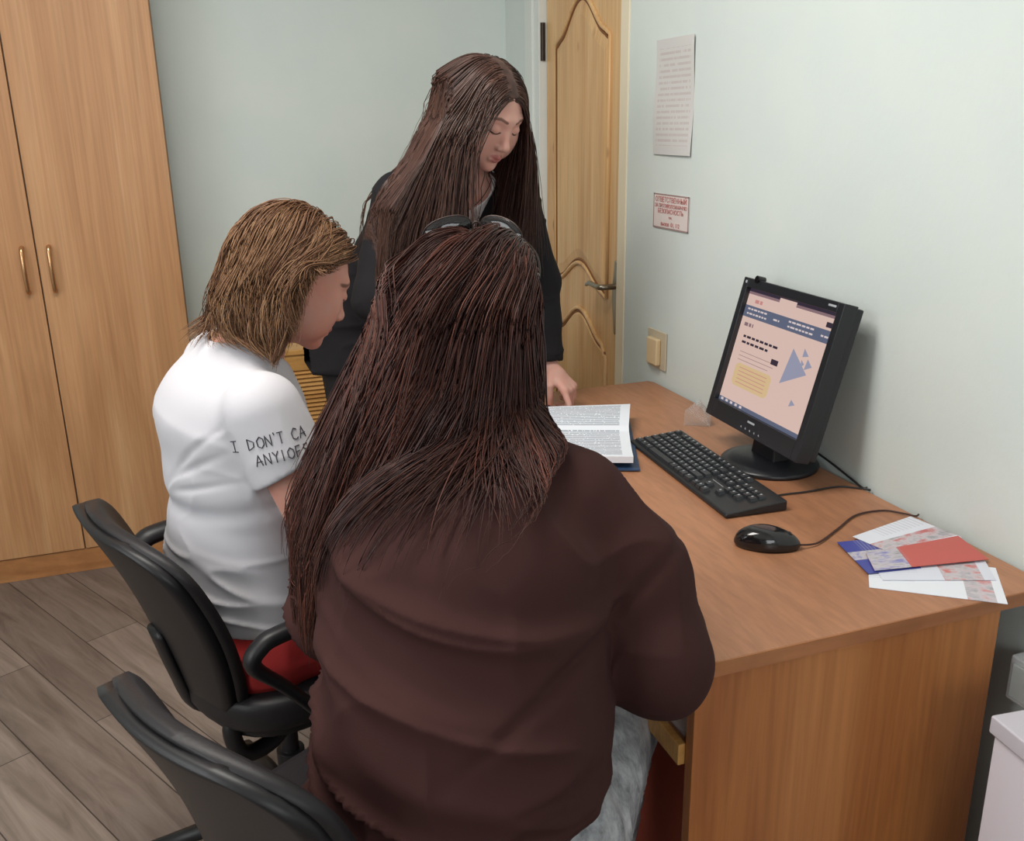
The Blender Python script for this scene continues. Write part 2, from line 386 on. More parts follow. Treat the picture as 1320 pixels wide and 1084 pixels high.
# ------------------------------------------------------------------ keyboard
m_black = mat('black_plastic', (34, 35, 38), .38); m_key = mat('key_plastic', (44, 46, 50), .35); m_glyph = mat('key_glyph', (168, 172, 178), .5)
kb = empty('keyboard', (.983, 1.605, ZD), math.radians(0), 'black computer keyboard with white key legends lying on the desk before the monitor', 'keyboard')
kl = Vector((.930, 1.828, ZD)); kn = Vector((.902, 1.378, ZD)); kw = .128
ky = (kn - kl).normalized(); kx = Vector((-ky.y, ky.x, 0))
if kx.x < 0: kx = -kx
Mk = Matrix(((ky.x, kx.x, 0, kl.x), (ky.y, kx.y, 0, kl.y), (0, 0, 1, ZD), (0, 0, 0, 1)))   # local x: along length, y: to the wall
LK = (kn - kl).length
bm = bmesh.new()
prism(bm, [Mk @ Vector((0, y, z)) for y, z in ((0, .001), (kw, .001), (kw, .021), (.10, .019), (.006, .010), (0, .008))], (0, 0, 0), ky * LK)
P(bmobj('body', bm, m_black, bevel=.0025), kb)
def kz(y): return .010 + (y - .006) / (kw - .006) * .0095
pit = .0187; kx0 = .010
rows_ = [(.013, [1.4, 1.2, 1.2, 5.6, 1.2, 1.2, 1.3, 1.4]), (.032, [2.25] + [1] * 10 + [2.25]), (.0505, [1.75] + [1] * 11 + [1.75]), (.069, [1.5] + [1] * 12 + [1]), (.0875, [1] * 13 + [1.5]), (.108, [1, -1] + [1] * 4 + [-.3] + [1] * 4 + [-.2] + [1] * 4)]
keys = []
for y, ws in rows_:
    x = 0; tot = sum(abs(w) for w in ws); sc = 14.5 / tot
    for w in ws:
        ww = abs(w) * sc
        if w > 0: keys.append((kx0 + x * pit, y, ww * pit))
        x += ww
nx = kx0 + 14.9 * pit
for y in (.0875, .069, .108): [keys.append((nx + i * pit, y, pit)) for i in range(3)]
keys += [(nx + pit, .032, pit)] + [(nx + i * pit, .013, pit) for i in range(3)]
nn = nx + 3.4 * pit
for y in (.0875, .069, .0505, .032): [keys.append((nn + i * pit, y, pit)) for i in range(4 if y in (.0875, .069) else 3)]
keys += [(nn + 3 * pit, .0415, pit), (nn, .013, pit * 2), (nn + 2 * pit, .013, pit), (nn + 3 * pit, .0135, pit)]
keyobjs = 0
for (x, y, w) in keys:
    if x + w > LK - .004: w = LK - .004 - x
    if w < .006: continue
    bm = bmesh.new(); z0 = kz(y) - .001; z1 = z0 + .0075; h = .0165; g = .0012
    lo = [(x + g, y - h / 2 + .0 + .004, z0), (x + w - g, y - h / 2 + .004, z0), (x + w - g, y + h / 2 + .004, z0 + .001), (x + g, y + h / 2 + .004, z0 + .001)]
    hi = [(x + g + .0022, y - h / 2 + .0058, z1), (x + w - g - .0022, y - h / 2 + .0058, z1), (x + w - g - .0022, y + h / 2 + .0015, z1 + .001), (x + g + .0022, y + h / 2 + .0015, z1 + .001)]
    a = [bm.verts.new(Mk @ Vector(p)) for p in lo]; b = [bm.verts.new(Mk @ Vector(p)) for p in hi]
    bm.faces.new(a[::-1]); bm.faces.new(b)
    for i in range(4): bm.faces.new((a[i], a[(i + 1) % 4], b[(i + 1) % 4], b[i]))
    gw = .0042; gx_ = x + g + .0035; gy_ = y + .0035
    if w < pit * 3:
        q = [bm.verts.new(Mk @ Vector(p)) for p in ((gx_, gy_, z1 + .0009), (gx_ + gw, gy_, z1 + .0009), (gx_ + gw, gy_ + .0042, z1 + .0012), (gx_, gy_ + .0042, z1 + .0012))]
        f = bm.faces.new(q); f.material_index = 1
    keyobjs += 1
    if keyobjs <= 98: P(bmobj('key', bm, [m_key, m_glyph]), kb)
    else:
        P(bmobj('key', bm, [m_key, m_glyph]), kb) if keyobjs < 100 else bm.free()
bm = bmesh.new(); box(bm, nx + pit * .3, nx + pit * 2.6, .055, .060, kz(.055), kz(.055) + .001, mat4=Mk)
P(bmobj('logo_mark', bm, m_glyph), kb)

# ------------------------------------------------------------------ mouse
m_gloss = mat('glossy_black', (26, 24, 26), .12, spec=.6)
def mouse():
    c = Vector((.905, 1.252, ZD)); ax = Vector((.855, -.52, 0)).normalized(); ay = Vector((-ax.y, ax.x, 0)); V = []; F = []
    nu, nv = 28, 14
    for j in range(nv + 1):
        v = j / nv
        for i in range(nu):
            a = 2 * math.pi * i / nu; ca, sa = math.cos(a), math.sin(a)
            r = math.cos(v * math.pi / 2) ** .55
            X = .056 * ca * r * 1.0; Y = (.031 + .003 * ca * -1) * sa * r * (1 - .12 * abs(ca))
            Z = .006 + .030 * (math.sin(v * math.pi / 2)) ** .9 * (1 - .25 * (X / .056) ** 2 - .12 * X / .056)
            V.append(c + ax * X + ay * Y + Vector((0, 0, Z)))
    for j in range(nv):
        for i in range(nu): F.append((j * nu + i, j * nu + (i + 1) % nu, (j + 1) * nu + (i + 1) % nu, (j + 1) * nu + i))
    F.append(tuple(range(nv * nu, nv * nu + nu)))
    b0 = len(V)
    for i in range(nu):
        a = 2 * math.pi * i / nu; V.append(c + ax * (.053 * math.cos(a)) + ay * (.028 * math.sin(a)) + Vector((0, 0, .0005)))
    for i in range(nu): F.append((b0 + i, b0 + (i + 1) % nu, (i + 1) % nu, i))
    F.append(tuple(range(b0 + nu - 1, b0 - 1, -1)))
    r = empty('computer_mouse', c, 0, 'glossy black computer mouse lying on the desk between keyboard and leaflets', 'mouse')
    P(newobj('shell', V, F, m_gloss, None, True), r)
    bm = bmesh.new(); q = c + ax * .034 + Vector((0, 0, .0225)); tube(bm, [q - ay * .0035, q + ay * .0035], .0075, 14)
    P(bmobj('scroll_wheel', bm, m_black, smooth=False), r)
    bm = bmesh.new()
    pth = [Vector((.95, 1.222, ZD + .008)), Vector((.99, 1.225, ZD + .004)), Vector((1.06, 1.262, ZD + .003)), Vector((1.13, 1.30, ZD + .003)), Vector((1.19, 1.30, ZD + .003)), Vector((1.215, 1.272, ZD + .004)), Vector((1.226, 1.255, ZD + .004)), Vector((1.238, 1.26, ZD + .003)), Vector((1.240, 1.262, ZD - .06))]
    tube(bm, smoothpath(pth[:8], 8), .0018, 8); P(bmobj('cable', bm, mat('cable_brown', (58, 30, 24), .5), smooth=True), r)
mouse()

# ------------------------------------------------------------------ monitor
MC = Vector((1.141, 1.600, .974)); yaw = -1.609; pit_ = -.262
Rm = (Matrix.Rotation(yaw, 4, 'Z') @ Matrix.Rotation(pit_, 4, 'X'))
Mm = Matrix.Translation(MC) @ Rm      # local x right on screen, z up on screen, -y toward viewer
SW, SH = .159, .127
mon = empty('monitor', (1.150, 1.592, ZD), 0, 'black square-format monitor on a round foot showing a pale pink web page', 'monitor')
m_scr_frame = mat('monitor_black', (30, 31, 36), .35)
bm = bmesh.new()
# front bezel as a frame of four bars + rear housing
FW, FT, FB = SW + .018, SH + .020, SH + .040
for (a, b, c_, d) in ((-FW, -SW, -FB, FT), (SW, FW, -FB, FT), (-SW, SW, SH, FT), (-SW, SW, -FB, -SH)): box(bm, a, b, -.010, .022, c_, d, mat4=Mm)
box(bm, -SW, SW, .004, .022, -SH, SH, mat4=Mm)
P(bmobj('bezel', bm, m_scr_frame, bevel=.0015), mon)
bm = bmesh.new()
fr = [(-FW + .004, -FB + .004), (FW - .004, -FB + .004), (FW - .004, FT - .004), (-FW + .004, FT - .004)]
bk_ = [(-FW + .05, -FB + .055), (FW - .05, -FB + .055), (FW - .05, FT - .05), (-FW + .05, FT - .05)]
a = [bm.verts.new(Mm @ Vector((x, .022, z))) for x, z in fr]; a2 = [bm.verts.new(Mm @ Vector((x, .040, z))) for x, z in fr]; b = [bm.verts.new(Mm @ Vector((x, .055, z))) for x, z in bk_]
bm.faces.new(a[::-1]); bm.faces.new(b)
for i in range(4):
    bm.faces.new((a[i], a[(i + 1) % 4], a2[(i + 1) % 4], a2[i])); bm.faces.new((a2[i], a2[(i + 1) % 4], b[(i + 1) % 4], b[i]))
P(bmobj('rear_housing', bm, m_scr_frame, bevel=.003), mon)
def em(name, col, s=1.0):
    m = mat(name, (5, 5, 5), .3); b = bsdf(m); b.inputs['Emission Color'].default_value = s2l(col); b.inputs['Emission Strength'].default_value = s; return m
EMS = .72
e_bg = em('screen_page', (240, 208, 196), EMS); e_bar = em('screen_menu', (104, 112, 136), EMS); e_dk = em('screen_dark', (60, 50, 66), EMS)
e_tx = em('screen_text', (150, 122, 128), EMS); e_tri = em('screen_triangle', (164, 166, 190), EMS); e_yel = em('screen_yellow', (236, 204, 156), EMS); e_lt = em('screen_light', (238, 222, 222), EMS); e_red = em('screen_red', (218, 150, 146), EMS)
def scr(u, v, d=.0): return Mm @ Vector((-SW + 2 * SW * u, .003 - d, SH - 2 * SH * v))   # v from top
bm = bmesh.new(); box(bm, -SW, SW, .002, .004, -SH, SH, mat4=Mm); sp_ = P(bmobj('screen', bm, e_bg), mon)
def srect(bm, u0, v0, u1, v1, mi, d=.0013):
    f = bm.faces.new([bm.verts.new(scr(u, v, d)) for u, v in ((u0, v0), (u0, v1), (u1, v1), (u1, v0))]); f.material_index = mi
bm = bmesh.new()
srect(bm, 0, 0, 1, .028, 2); srect(bm, .37, .012, .56, .05, 0, .0016)
srect(bm, 0, .028, 1, .05, 3, .0015)
srect(bm, 0, .145, 1, .245, 1)
for (u0, u1, v) in ((.04, .28, .165), (.04, .28, .205), (.36, .43, .19), (.53, .80, .165), (.53, .80, .205), (.88, .96, .19)):
    x = u0
    while x < u1:
        w = random.uniform(.02, .05); srect(bm, x, v, min(x + w, u1), v + .014, 5, .0016); x += w + .010
for (u0, u1, v, hh, mi) in ((.10, .19, .085, .03, 6), (.05, .16, .29, .03, 3), (.08, .50, .395, .02, 2), (.08, .40, .445, .02, 2)):
    x = u0
    while x < u1:
        w = random.uniform(.025, .06); srect(bm, x, v, min(x + w, u1), v + hh, mi, .0016); x += w + .012
for k in range(3): srect(bm, .09, .535 + .035 * k, .46 + .05 * (k % 2), .539 + .035 * k, 3)
srect(bm, .47, .50, .55, .545, 2, .0018); srect(bm, .90, .085, .97, .125, 2, .0016)
# yellow notice, rounded
q = [(.09, .66), (.12, .635), (.50, .635), (.53, .66), (.53, .80), (.50, .83), (.12, .83), (.09, .80)]
f = bm.faces.new([bm.verts.new(scr(u, v, .0013)) for u, v in q][::-1]); f.material_index = 4
for k in range(5): srect(bm, .14, .665 + .032 * k, .48, .671 + .032 * k, 6, .0016)
for tri in (((.66, .36), (.86, .52), (.62, .66)), ((.77, .33), (.83, .38), (.77, .40)), ((.83, .40), (.89, .45), (.82, .49)), ((.77, .42), (.81, .45), (.78, .48)), ((.79, .74), (.84, .77), (.78, .80))):
    f = bm.faces.new([bm.verts.new(scr(u, v, .0014)) for u, v in tri][::-1]); f.material_index = 7
srect(bm, 0, .965, 1, 1, 1); 
for k in range(5): srect(bm, .03 + .06 * k, .972, .06 + .06 * k, .992, 5, .0016)
P(bmobj('screen_page', bm, [e_bg, e_bar, e_dk, e_tx, e_yel, e_lt, e_red, e_tri]), sp_)
for k in range(5):
    c0 = -.030 + k * .017; bm = bmesh.new()
    prism(bm, [Mm @ v for v in (Vector((c0, -.0100, -FB + .0115)), Vector((c0 + .004, -.0100, -FB + .0095)), Vector((c0 + .002, -.0100, -FB + .014)))], (0, 0, 0), Mm.to_3x3() @ Vector((0, -.0008, 0)))
    P(bmobj('button', bm, m_glyph), mon)
for x0, x1, z0, z1 in ((-.010, .016, -SH - .014, -SH - .010), (FW - .046, FW - .022, FT - .011, FT - .007), (-FW + .010, -FW + .016, FT - .012, FT - .006)):
    bm = bmesh.new(); box(bm, x0, x1, -.0106, -.0098, z0, z1, mat4=Mm); P(bmobj('badge', bm, m_glyph), mon)
bm = bmesh.new(); tube(bm, [Mm @ Vector((-SW + .035, -.013, FT + .001)), Mm @ Vector((-SW + .035, .006, FT + .001))], .008, 14); P(bmobj('clip', bm, m_gloss), mon)
bx, by = 1.145, 1.597
bm = bmesh.new()
prof = [(.101, ZD + .0005), (.103, ZD + .006), (.100, ZD + .011), (.08, ZD + .016), (.05, ZD + .020), (.03, ZD + .022)]
lathe(bm, prof, bx, by, 48); P(bmobj('foot', bm, m_scr_frame, smooth=True), mon)
bm = bmesh.new(); 
n0 = Vector((bx + .004, by, ZD + .015))
sec = [(n0, .042, .024), (n0 + Vector((.0, 0, .05)), .036, .020), (Mm @ Vector((0, .035, -.07)), .036, .016)]
rings = []
for p, wx, wy in sec: rings.append([bm.verts.new(p + Vector((sx * wy, sy * wx, 0))) for sx, sy in ((-1, -1), (1, -1), (1, 1), (-1, 1))])
for ra, rb in zip(rings, rings[1:]):
    for i in range(4): bm.faces.new((ra[i], ra[(i + 1) % 4], rb[(i + 1) % 4], rb[i]))
bm.faces.new(rings[0][::-1]); bm.faces.new(rings[-1]); P(bmobj('neck', bm, m_scr_frame, bevel=.004), mon)
bm = bmesh.new(); tube(bm, smoothpath([(1.232, 1.56, ZD + .03), (1.233, 1.50, ZD + .02), (1.236, 1.44, ZD + .006), (1.23, 1.405, ZD + .004), (1.238, 1.39, ZD + .003)], 8), .0024, 8)
P(bmobj('cable', bm, m_black, smooth=True), mon)
bm = bmesh.new(); tube(bm, smoothpath([(1.022, 1.42, ZD + .005), (1.06, 1.435, ZD + .003), (1.12, 1.43, ZD + .003), (1.19, 1.43, ZD + .003), (1.228, 1.405, ZD + .003), (1.238, 1.40, ZD + .006)], 8), .0018, 8)
P(bmobj('cable', bm, m_black, smooth=True), kb)

# --- clear plastic tent sign holder
m_clear = mat('clear_acrylic', (235, 238, 240), .08, spec=.6); bsdf(m_clear).inputs['Transmission Weight'].default_value = .85; bsdf(m_clear).inputs['IOR'].default_value = 1.3; bsdf(m_clear).inputs['Alpha'].default_value = .55
tp = [(1.105, 1.915), (1.165, 1.862)]
ts = empty('tent_card_holder', (1.135, 1.885, ZD), 0, 'small clear plastic tent card holder standing on the desk beside the monitor', 'card holder')
d_ = Vector((.05, .055, 0)); a0 = Vector((1.112, 1.902, ZD)); a1 = Vector((1.165, 1.868, ZD))
for s in (0, 1):
    bm = bmesh.new(); off = d_ * s
    apex = (a0 + a1) / 2 + Vector((.012, .012, .062))
    base = [a0 + off, a1 + off * .4]
    tri = [a0, a1, a1 + Vector((0.004, .004, .028)), apex, a0 + Vector((0.004, .004, .036))] if s == 0 else [a1, a1 + Vector((.03, .06, 0)), apex + Vector((.012, .03, -.02)), apex, a1 + Vector((0.004, .004, .028))]
    vs = [bm.verts.new(p) for p in tri]; bm.faces.new(vs); g_ = bmesh.ops.extrude_face_region(bm, geom=bm.faces[:])
    bmesh.ops.translate(bm, vec=Vector((.001, .0012, 0)), verts=[v for v in g_['geom'] if isinstance(v, bmesh.types.BMVert)])
    P(bmobj('panel', bm, m_clear), ts)

# --- leaflets
m_lblue = mat('leaflet_blue', (70, 74, 148), .35); m_lred = mat('leaflet_red', (190, 84, 76), .35)
def leaflet_mat(name, base, other, lo, hi, scale=4.5):
    m = mat(name, base, .3); v = N(m, 'ShaderNodeUVMap').outputs[0]
    sp = N(m, 'ShaderNodeSeparateXYZ'); L(m, v, sp.inputs[0])
    f = noise(m, v, scale, 5, .6); zone = mth(m, 'MULTIPLY', mth(m, 'GREATER_THAN', sp.outputs[0], lo), mth(m, 'LESS_THAN', sp.outputs[0], hi))
    c = ramp(m, f, [(0.36, other), (.5, (196, 188, 194)), (.66, (140, 140, 146))])
    col = mix(m, zone, s2l(base), c)
    # small lines of print
    v2 = mth(m, 'FRACT', mth(m, 'MULTIPLY', sp.outputs[1], 16)); ln = mth(m, 'MULTIPLY', mth(m, 'GREATER_THAN', v2, .6), mth(m, 'LESS_THAN', sp.outputs[0], .35))
    ln = mth(m, 'MULTIPLY', ln, mth(m, 'GREATER_THAN', sp.outputs[1], .3)); 
    col = mix(m, mth(m, 'MULTIPLY', ln, .35), col, s2l((170, 165, 180)))
    L(m, col, bsdf(m).inputs['Base Color']); return m
def leaf_sheet(pts, z, m, label, lift=None):
    c = [Vector((x, y, ZD + z)) for x, y in pts]
    o = sheet('leaflet', c, m, th=.0008, nseg=8, lift=lift); ce = sum(c, Vector()) / 4; place(o, (ce.x, ce.y, ZD + z - .0008)); tag(o, label, 'leaflet', 'leaflets fanned on the desk corner')
leaf_sheet([(.966, 1.065), (1.122, .946), (1.200, 1.045), (1.044, 1.164)], .0012, leaflet_mat('leaf_white', (226, 228, 236), (200, 120, 120), .72, .93), 'bottom white leaflet with faint print jutting over the desk corner')
leaf_sheet([(1.000, 1.075), (1.165, 1.01), (1.212, 1.085), (1.04, 1.155)], .0026, leaflet_mat('leaf_mixed', (214, 216, 228), (196, 100, 92), .55, .9), 'white leaflet with grey and red picture under the red one')
leaf_sheet([(1.022, 1.215), (.992, 1.100), (1.085, 1.085), (1.12, 1.20)], .0040, leaflet_mat('leaf_blue', (66, 72, 150), (120, 126, 180), .35, .6), 'deep blue leaflet at the left end of the fan')
leaf_sheet([(1.060, 1.222), (1.075, 1.15), (1.232, 1.150), (1.215, 1.255)], .0054, leaflet_mat('leaf_top', (220, 222, 232), (190, 100, 100), .5, .9), 'white leaflet with colour photo nearest the cable by the wall')
leaf_sheet([(1.005, 1.10), (1.205, 1.065), (1.228, 1.155), (1.035, 1.158)][::1], .0068, leaflet_mat('leaf_red', (190, 84, 76), (110, 112, 180), .0, .32), 'brick red leaflet with a bluish picture lying across the fan')

# ------------------------------------------------------------------ things on the right wall
def wall_sheet(name, y0, y1, z0, z1, m, label, cat, lift=None, tilt=0.0, x=XW - .0015):
    c = [(x, y1, z0 - tilt * 0), (x, y0, z0), (x, y0, z1), (x, y1, z1)]
    o = sheet(name, c, m, th=.0006, nseg=12, lift=lift); place(o, (x, (y0 + y1) / 2, (z0 + z1) / 2)); tag(o, label, cat); return o
m_post = text_mat('notice_print', (206, 204, 202), (188, 172, 172), 20, 22, .55, 3, .40)
wall_sheet('wall_notice', 2.143, 2.340, 1.362, 1.645, m_post, 'white printed sheet in a plastic sleeve, upper notice on the right wall beside the door', 'notice', lift=lambda u, v: .002 + .003 * math.sin(6 * v + 2 * u))
sm = empty('wall_sign', (XW - .002, 2.235, 1.215), 0, 'small bordered notice with red print, lower of the two on the right wall', 'notice')
P(sheet('backing', [(XW - .003, 2.330, 1.172), (XW - .003, 2.142, 1.172), (XW - .003, 2.142, 1.262), (XW - .003, 2.330, 1.262)], mat('sign_paper', (222, 210, 206), .5), th=.0015), sm)
bm = bmesh.new(); xs = XW - .0035
for (a, b, c_, d) in ((2.142, 2.330, 1.172, 1.1755), (2.142, 2.330, 1.2585, 1.262), (2.142, 2.1455, 1.172, 1.262), (2.3265, 2.330, 1.172, 1.262)): box(bm, xs, xs + .0008, a, b, c_, d)
P(bmobj('border', bm, mat('sign_border', (158, 130, 126), .5)), sm)
def text3(name, s, size, loc, rot, m, parent, ex=.0002, align='CENTER'):
    cu = bpy.data.curves.new(name, 'FONT'); cu.body = s; cu.size = size; cu.extrude = ex; cu.align_x = align; cu.align_y = 'CENTER'
    t = bpy.data.objects.new(name, cu); C.objects.link(t); t.location = loc; t.rotation_euler = rot
    bpy.context.view_layer.update(); dg = bpy.context.evaluated_depsgraph_get(); me = bpy.data.meshes.new_from_object(t.evaluated_get(dg)); me.name = name
    mw = t.matrix_world.copy(); bpy.data.objects.remove(t)
    o = bpy.data.objects.new(name, me); C.objects.link(o); o.matrix_world = mw; me.materials.clear(); me.materials.append(m); bpy.context.view_layer.update()
    return P(o, parent)
m_redink = mat('red_ink', (186, 104, 100), .6)
for s, sz, z in (('ОТВЕТСТВЕННЫЙ', .0185, 1.247), ('ЗА ПРОТИВОПОЖАРНУЮ', .0135, 1.231), ('БЕЗОПАСНОСТЬ', .0165, 1.217), ('тел.', .010, 1.202), ('вызов  01, 112', .0155, 1.184)):
    text3('lettering', s, sz, (xs - .0004, 2.236, z), (math.pi / 2, 0, -math.pi / 2), m_redink, sm)
# light switch
sw = empty('light_switch', (XW, 2.29, .84), 0, 'cream light switch with wide rocker on the right wall behind the desk', 'light switch')
m_sw = mat('switch_plate', (196, 184, 160), .4); m_sw2 = mat('switch_rocker', (216, 192, 152), .35)
P(boxo('plate', XW - .006, XW - .0005, 2.232, 2.338, .785, .893, m_sw, bevel=.003), sw)
bm = bmesh.new(); prism(bm, [(XW - .008, 2.252, .800), (XW - .008, 2.318, .800), (XW - .008, 2.318, .875), (XW - .008, 2.252, .875)], (0, 0, 0), (.004, 0, 0))
P(boxo('rocker', XW - .022, XW - .006, 2.257, 2.315, .797, .872, m_sw2, bevel=.004), sw); bm.free()
# socket near the white cabinet
so = empty('wall_socket', (XW, .96, .56), 0, 'white surface-mounted wall box low on the right wall at the photo edge', 'socket')
P(boxo('box', XW - .035, XW - .0005, .90, 1.0, .53, .61, mat('socket_white', (222, 222, 222), .4), bevel=.004), so)
P(boxo('cover_plate', XW - .040, XW - .035, .91, .99, .54, .60, m_trim, bevel=.002), so)
# white cabinet at lower right
wc = empty('side_cabinet', (1.10, .70, 0), 0, 'white low cabinet with grey-edged top at the right photo edge', 'cabinet')
m_wc = mat('white_cabinet', (214, 206, 214), .45); m_wc2 = mat('grey_cabinet_top', (190, 184, 192), .45)
Mc = Matrix.Translation((1.000, .842, 0)) @ Matrix.Rotation(math.radians(-6), 4, 'Z')
bm = bmesh.new(); box(bm, .006, .205, -.40, -.006, 0.0, .622, mat4=Mc); P(bmobj('body', bm, m_wc, bevel=.002), wc)
bm = bmesh.new(); box(bm, 0, .205, -.41, 0, .622, .650, mat4=Mc); P(bmobj('top', bm, m_wc2, bevel=.003), wc)

# ------------------------------------------------------------------ office chairs
m_leather = mat('black_leatherette', (34, 31, 33), .48, spec=.32); bump(m_leather, noise(m_leather, coords(m_leather), 220, 3), .12, .002)
m_shell = mat('chair_plastic', (28, 26, 28), .42, spec=.35)
def chair(loc, rz, label, prev=None):
    """local: faces +Y, floor at 0"""
    if prev is not None:
        r = prev.copy(); C.objects.link(r); r.location = loc; r.rotation_euler = (0, 0, rz); r['label'] = label
        for ch in list(prev.children):
            c = ch.copy(); C.objects.link(c); c.parent = r; c.matrix_parent_inverse = ch.matrix_parent_inverse.copy()
            for g in ch.children:
                d = g.copy(); C.objects.link(d); d.parent = c
        return r
    t = empty('office_chair', loc, rz, label, 'chair', 'office chairs of the seated women')
    # seat cushion
    def pad(name, cx, cy, cz, hx, hy, th, m, crown=.012, n=3.2):
        V = []; F = []; nu = 48; nv = 8
        for j in range(-nv, nv + 1):
            s = j / nv; r = (1 - abs(s) ** 3.0) ** (1 / 3.0) if abs(s) < 1 else 0
            r = .90 + .10 * r
            for i in range(nu):
                a = 2 * math.pi * i / nu; c_, s_ = math.cos(a), math.sin(a)
                q = (abs(c_) ** n + abs(s_) ** n) ** (-1 / n)
                V.append((cx + hx * q * c_ * r, cy + hy * q * s_ * r, cz + th * .5 * s))
        for j in range(2 * nv):
            for i in range(nu): F.append((j * nu + i, j * nu + (i + 1) % nu, (j + 1) * nu + (i + 1) % nu, (j + 1) * nu + i))
        k = len(V); V.append((cx, cy, cz + th * .5 + crown)); V.append((cx, cy, cz - th * .5))
        for i in range(nu): F.append((2 * nv * nu + i, 2 * nv * nu + (i + 1) % nu, k)); F.append((i, k + 1, (i + 1) % nu))
        return newobj(name, V, F, m, t, True)
    pad('seat', 0, 0.10, .470, .225, .215, .065, m_leather)
    pad('seat_pan', 0, 0.10, .430, .205, .195, .03, m_shell, 0)
    # back: param surfaces
    hb = .375; zb = .458
    def bw(v):
        e = .150 + .050 * math.sin(min(1, v / .7) * math.pi / 2)
        if v > .74: e *= max(0.02, (1 - ((v - .74) / .26) ** 3.0)) ** .42
        if v < .10: e *= .78 + .22 * math.sqrt(v / .10)
        return e
    def bc(u, v, off):
        w = bw(v); y = -.085 - .30 * v * hb - .02 * v * v + .045 * u * u * (w / .22) ** 2 + .012 * math.sin(v * 3.0)
        return Vector((u * w, y + off, zb + hb * v))
    def surf(name, o0, o1, m, inset, v0, v1, bulge):
        V = []; F = []; nu, nv = 24, 30
        for side, off in ((0, o0), (1, o1)):
            for j in range(nv + 1):
                for i in range(nu + 1):
                    u = -1 + 2 * i / nu; v = v0 + (v1 - v0) * j / nv
                    e = max(0, 1 - abs(u) ** 5) * max(0, 1 - abs(2 * j / nv - 1) ** 7)
                    V.append(bc(u * (1 - inset), v, off + bulge * side * math.sqrt(e) + (.0 if side else -.4 * bulge * math.sqrt(e))))
        k = (nu + 1) * (nv + 1)
        for j in range(nv):
            for i in range(nu):
                a = j * (nu + 1) + i; q = (a, a + 1, a + nu + 2, a + nu + 1); F.append(q); F.append(tuple(x + k for x in q[::-1]))
        bd = [i for i in range(nu + 1)] + [j * (nu + 1) + nu for j in range(1, nv + 1)] + [nv * (nu + 1) + i for i in range(nu - 1, -1, -1)] + [j * (nu + 1) for j in range(nv - 1, 0, -1)]
        for a, b in zip(bd, bd[1:] + bd[:1]): F.append((b, a, a + k, b + k))
        return newobj(name, V, F, m, t, True)
    surf('backrest', -.006, .012, m_leather, 0.0, 0, 1.0, .012)
    surf('back_shell', -.026, -.004, m_shell, .025, .0, .975, .004)
    # bracket
    bm = bmesh.new(); tube(bm, smoothpath([(0, -.150, .60), (0, -.125, .50), (0, -.10, .43), (0, -.04, .405), (0, .08, .405)], 6), .030, 12, flat=.35, up=(0, 1, 0)); bmobj('back_bracket', bm, m_shell, t, smooth=True)
    bm = bmesh.new(); tube(bm, smoothpath([(-.10, -.060, .47), (-.105, -.075, .435), (-.12, -.065, .387), (-.12, -.01, .380), (-.11, .06, .415)], 6), .016, 10); bmobj('back_frame', bm, m_shell, t, smooth=True)
    bm = bmesh.new(); tube(bm, smoothpath([(.13, -.060, .47), (.135, -.085, .435), (.14, -.070, .382), (.13, -.01, .375), (.11, .06, .415)], 6), .016, 10); bmobj('back_frame', bm, m_shell, t, smooth=True)
    for s in (-1, 1):
        bm = bmesh.new(); x = s * .268
        pth = [(s * .19, .10, .425), (s * .24, .09, .42), (x, .07, .43), (x, -.03, .56), (x, -.085, .625), (x, -.07, .655), (x, -.03, .665), (x, .10, .667), (x, .17, .66), (x, .20, .64), (x, .19, .56), (x, .16, .45), (s * .24, .15, .42), (s * .19, .14, .425)]; pp = smoothpath(pth, 6); rad = [.0145 if (p.z < .62) else .0215 for p in pp]
        for _ in range(3): rad = [rad[0]] + [(rad[i - 1] + rad[i] + rad[i + 1]) / 3 for i in range(1, len(rad) - 1)] + [rad[-1]]
        tube(bm, pp, rad, 12, flat=.72, up=(s, 0, 0)); bmobj('armrest', bm, m_shell, t, smooth=True)
    bm = bmesh.new(); lathe(bm, [(.028, .10), (.028, .24), (.018, .241), (.018, .395), (.05, .40), (.05, .415)], 0, .08, 20); bmobj('gas_column', bm, m_shell, t, smooth=False, bevel=.001)
    bm = bmesh.new(); lathe(bm, [(.05, .075), (.05, .11), (.032, .13)], 0, .08, 20); bmobj('hub', bm, m_shell, t)
    for k in range(5):
        a = 2 * math.pi * k / 5 + .55; d = Vector((math.cos(a), math.sin(a), 0)); o_ = Vector((0, .08, 0))
        bm = bmesh.new(); tube(bm, [o_ + d * .03 + Vector((0, 0, .098)), o_ + d * .18 + Vector((0, 0, .088)), o_ + d * .30 + Vector((0, 0, .070))], [.024, .020, .014], 10, up=(0, 0, 1), flat=.8); lg = bmobj('base_leg', bm, m_shell, t, smooth=True)
        bm = bmesh.new(); s_ = Vector((-d.y, d.x, 0)); c_ = o_ + d * .30
        for q in (-1, 1): tube(bm, [c_ + s_ * q * .006 + Vector((0, 0, .0275)), c_ + s_ * q * .022 + Vector((0, 0, .0275))], .027, 18)
        tube(bm, [c_ + Vector((0, 0, .025)), c_ + Vector((0, 0, .068))], .006, 8)
        o = bmobj('caster', bm, m_shell, lg)
    return t
R = math.radians
ch1 = chair((.033, 1.667, 0), R(20 - 90), 'black armchair-style office chair under the woman in the white T-shirt, farther of the two')
ch2 = chair((.11, 1.07, 0), R(30 - 90), 'black office chair at the lower left under the woman in the brown sweater', ch1)
for o in [c for c in ch2.children if c.name.startswith('armrest')]: bpy.data.objects.remove(o)

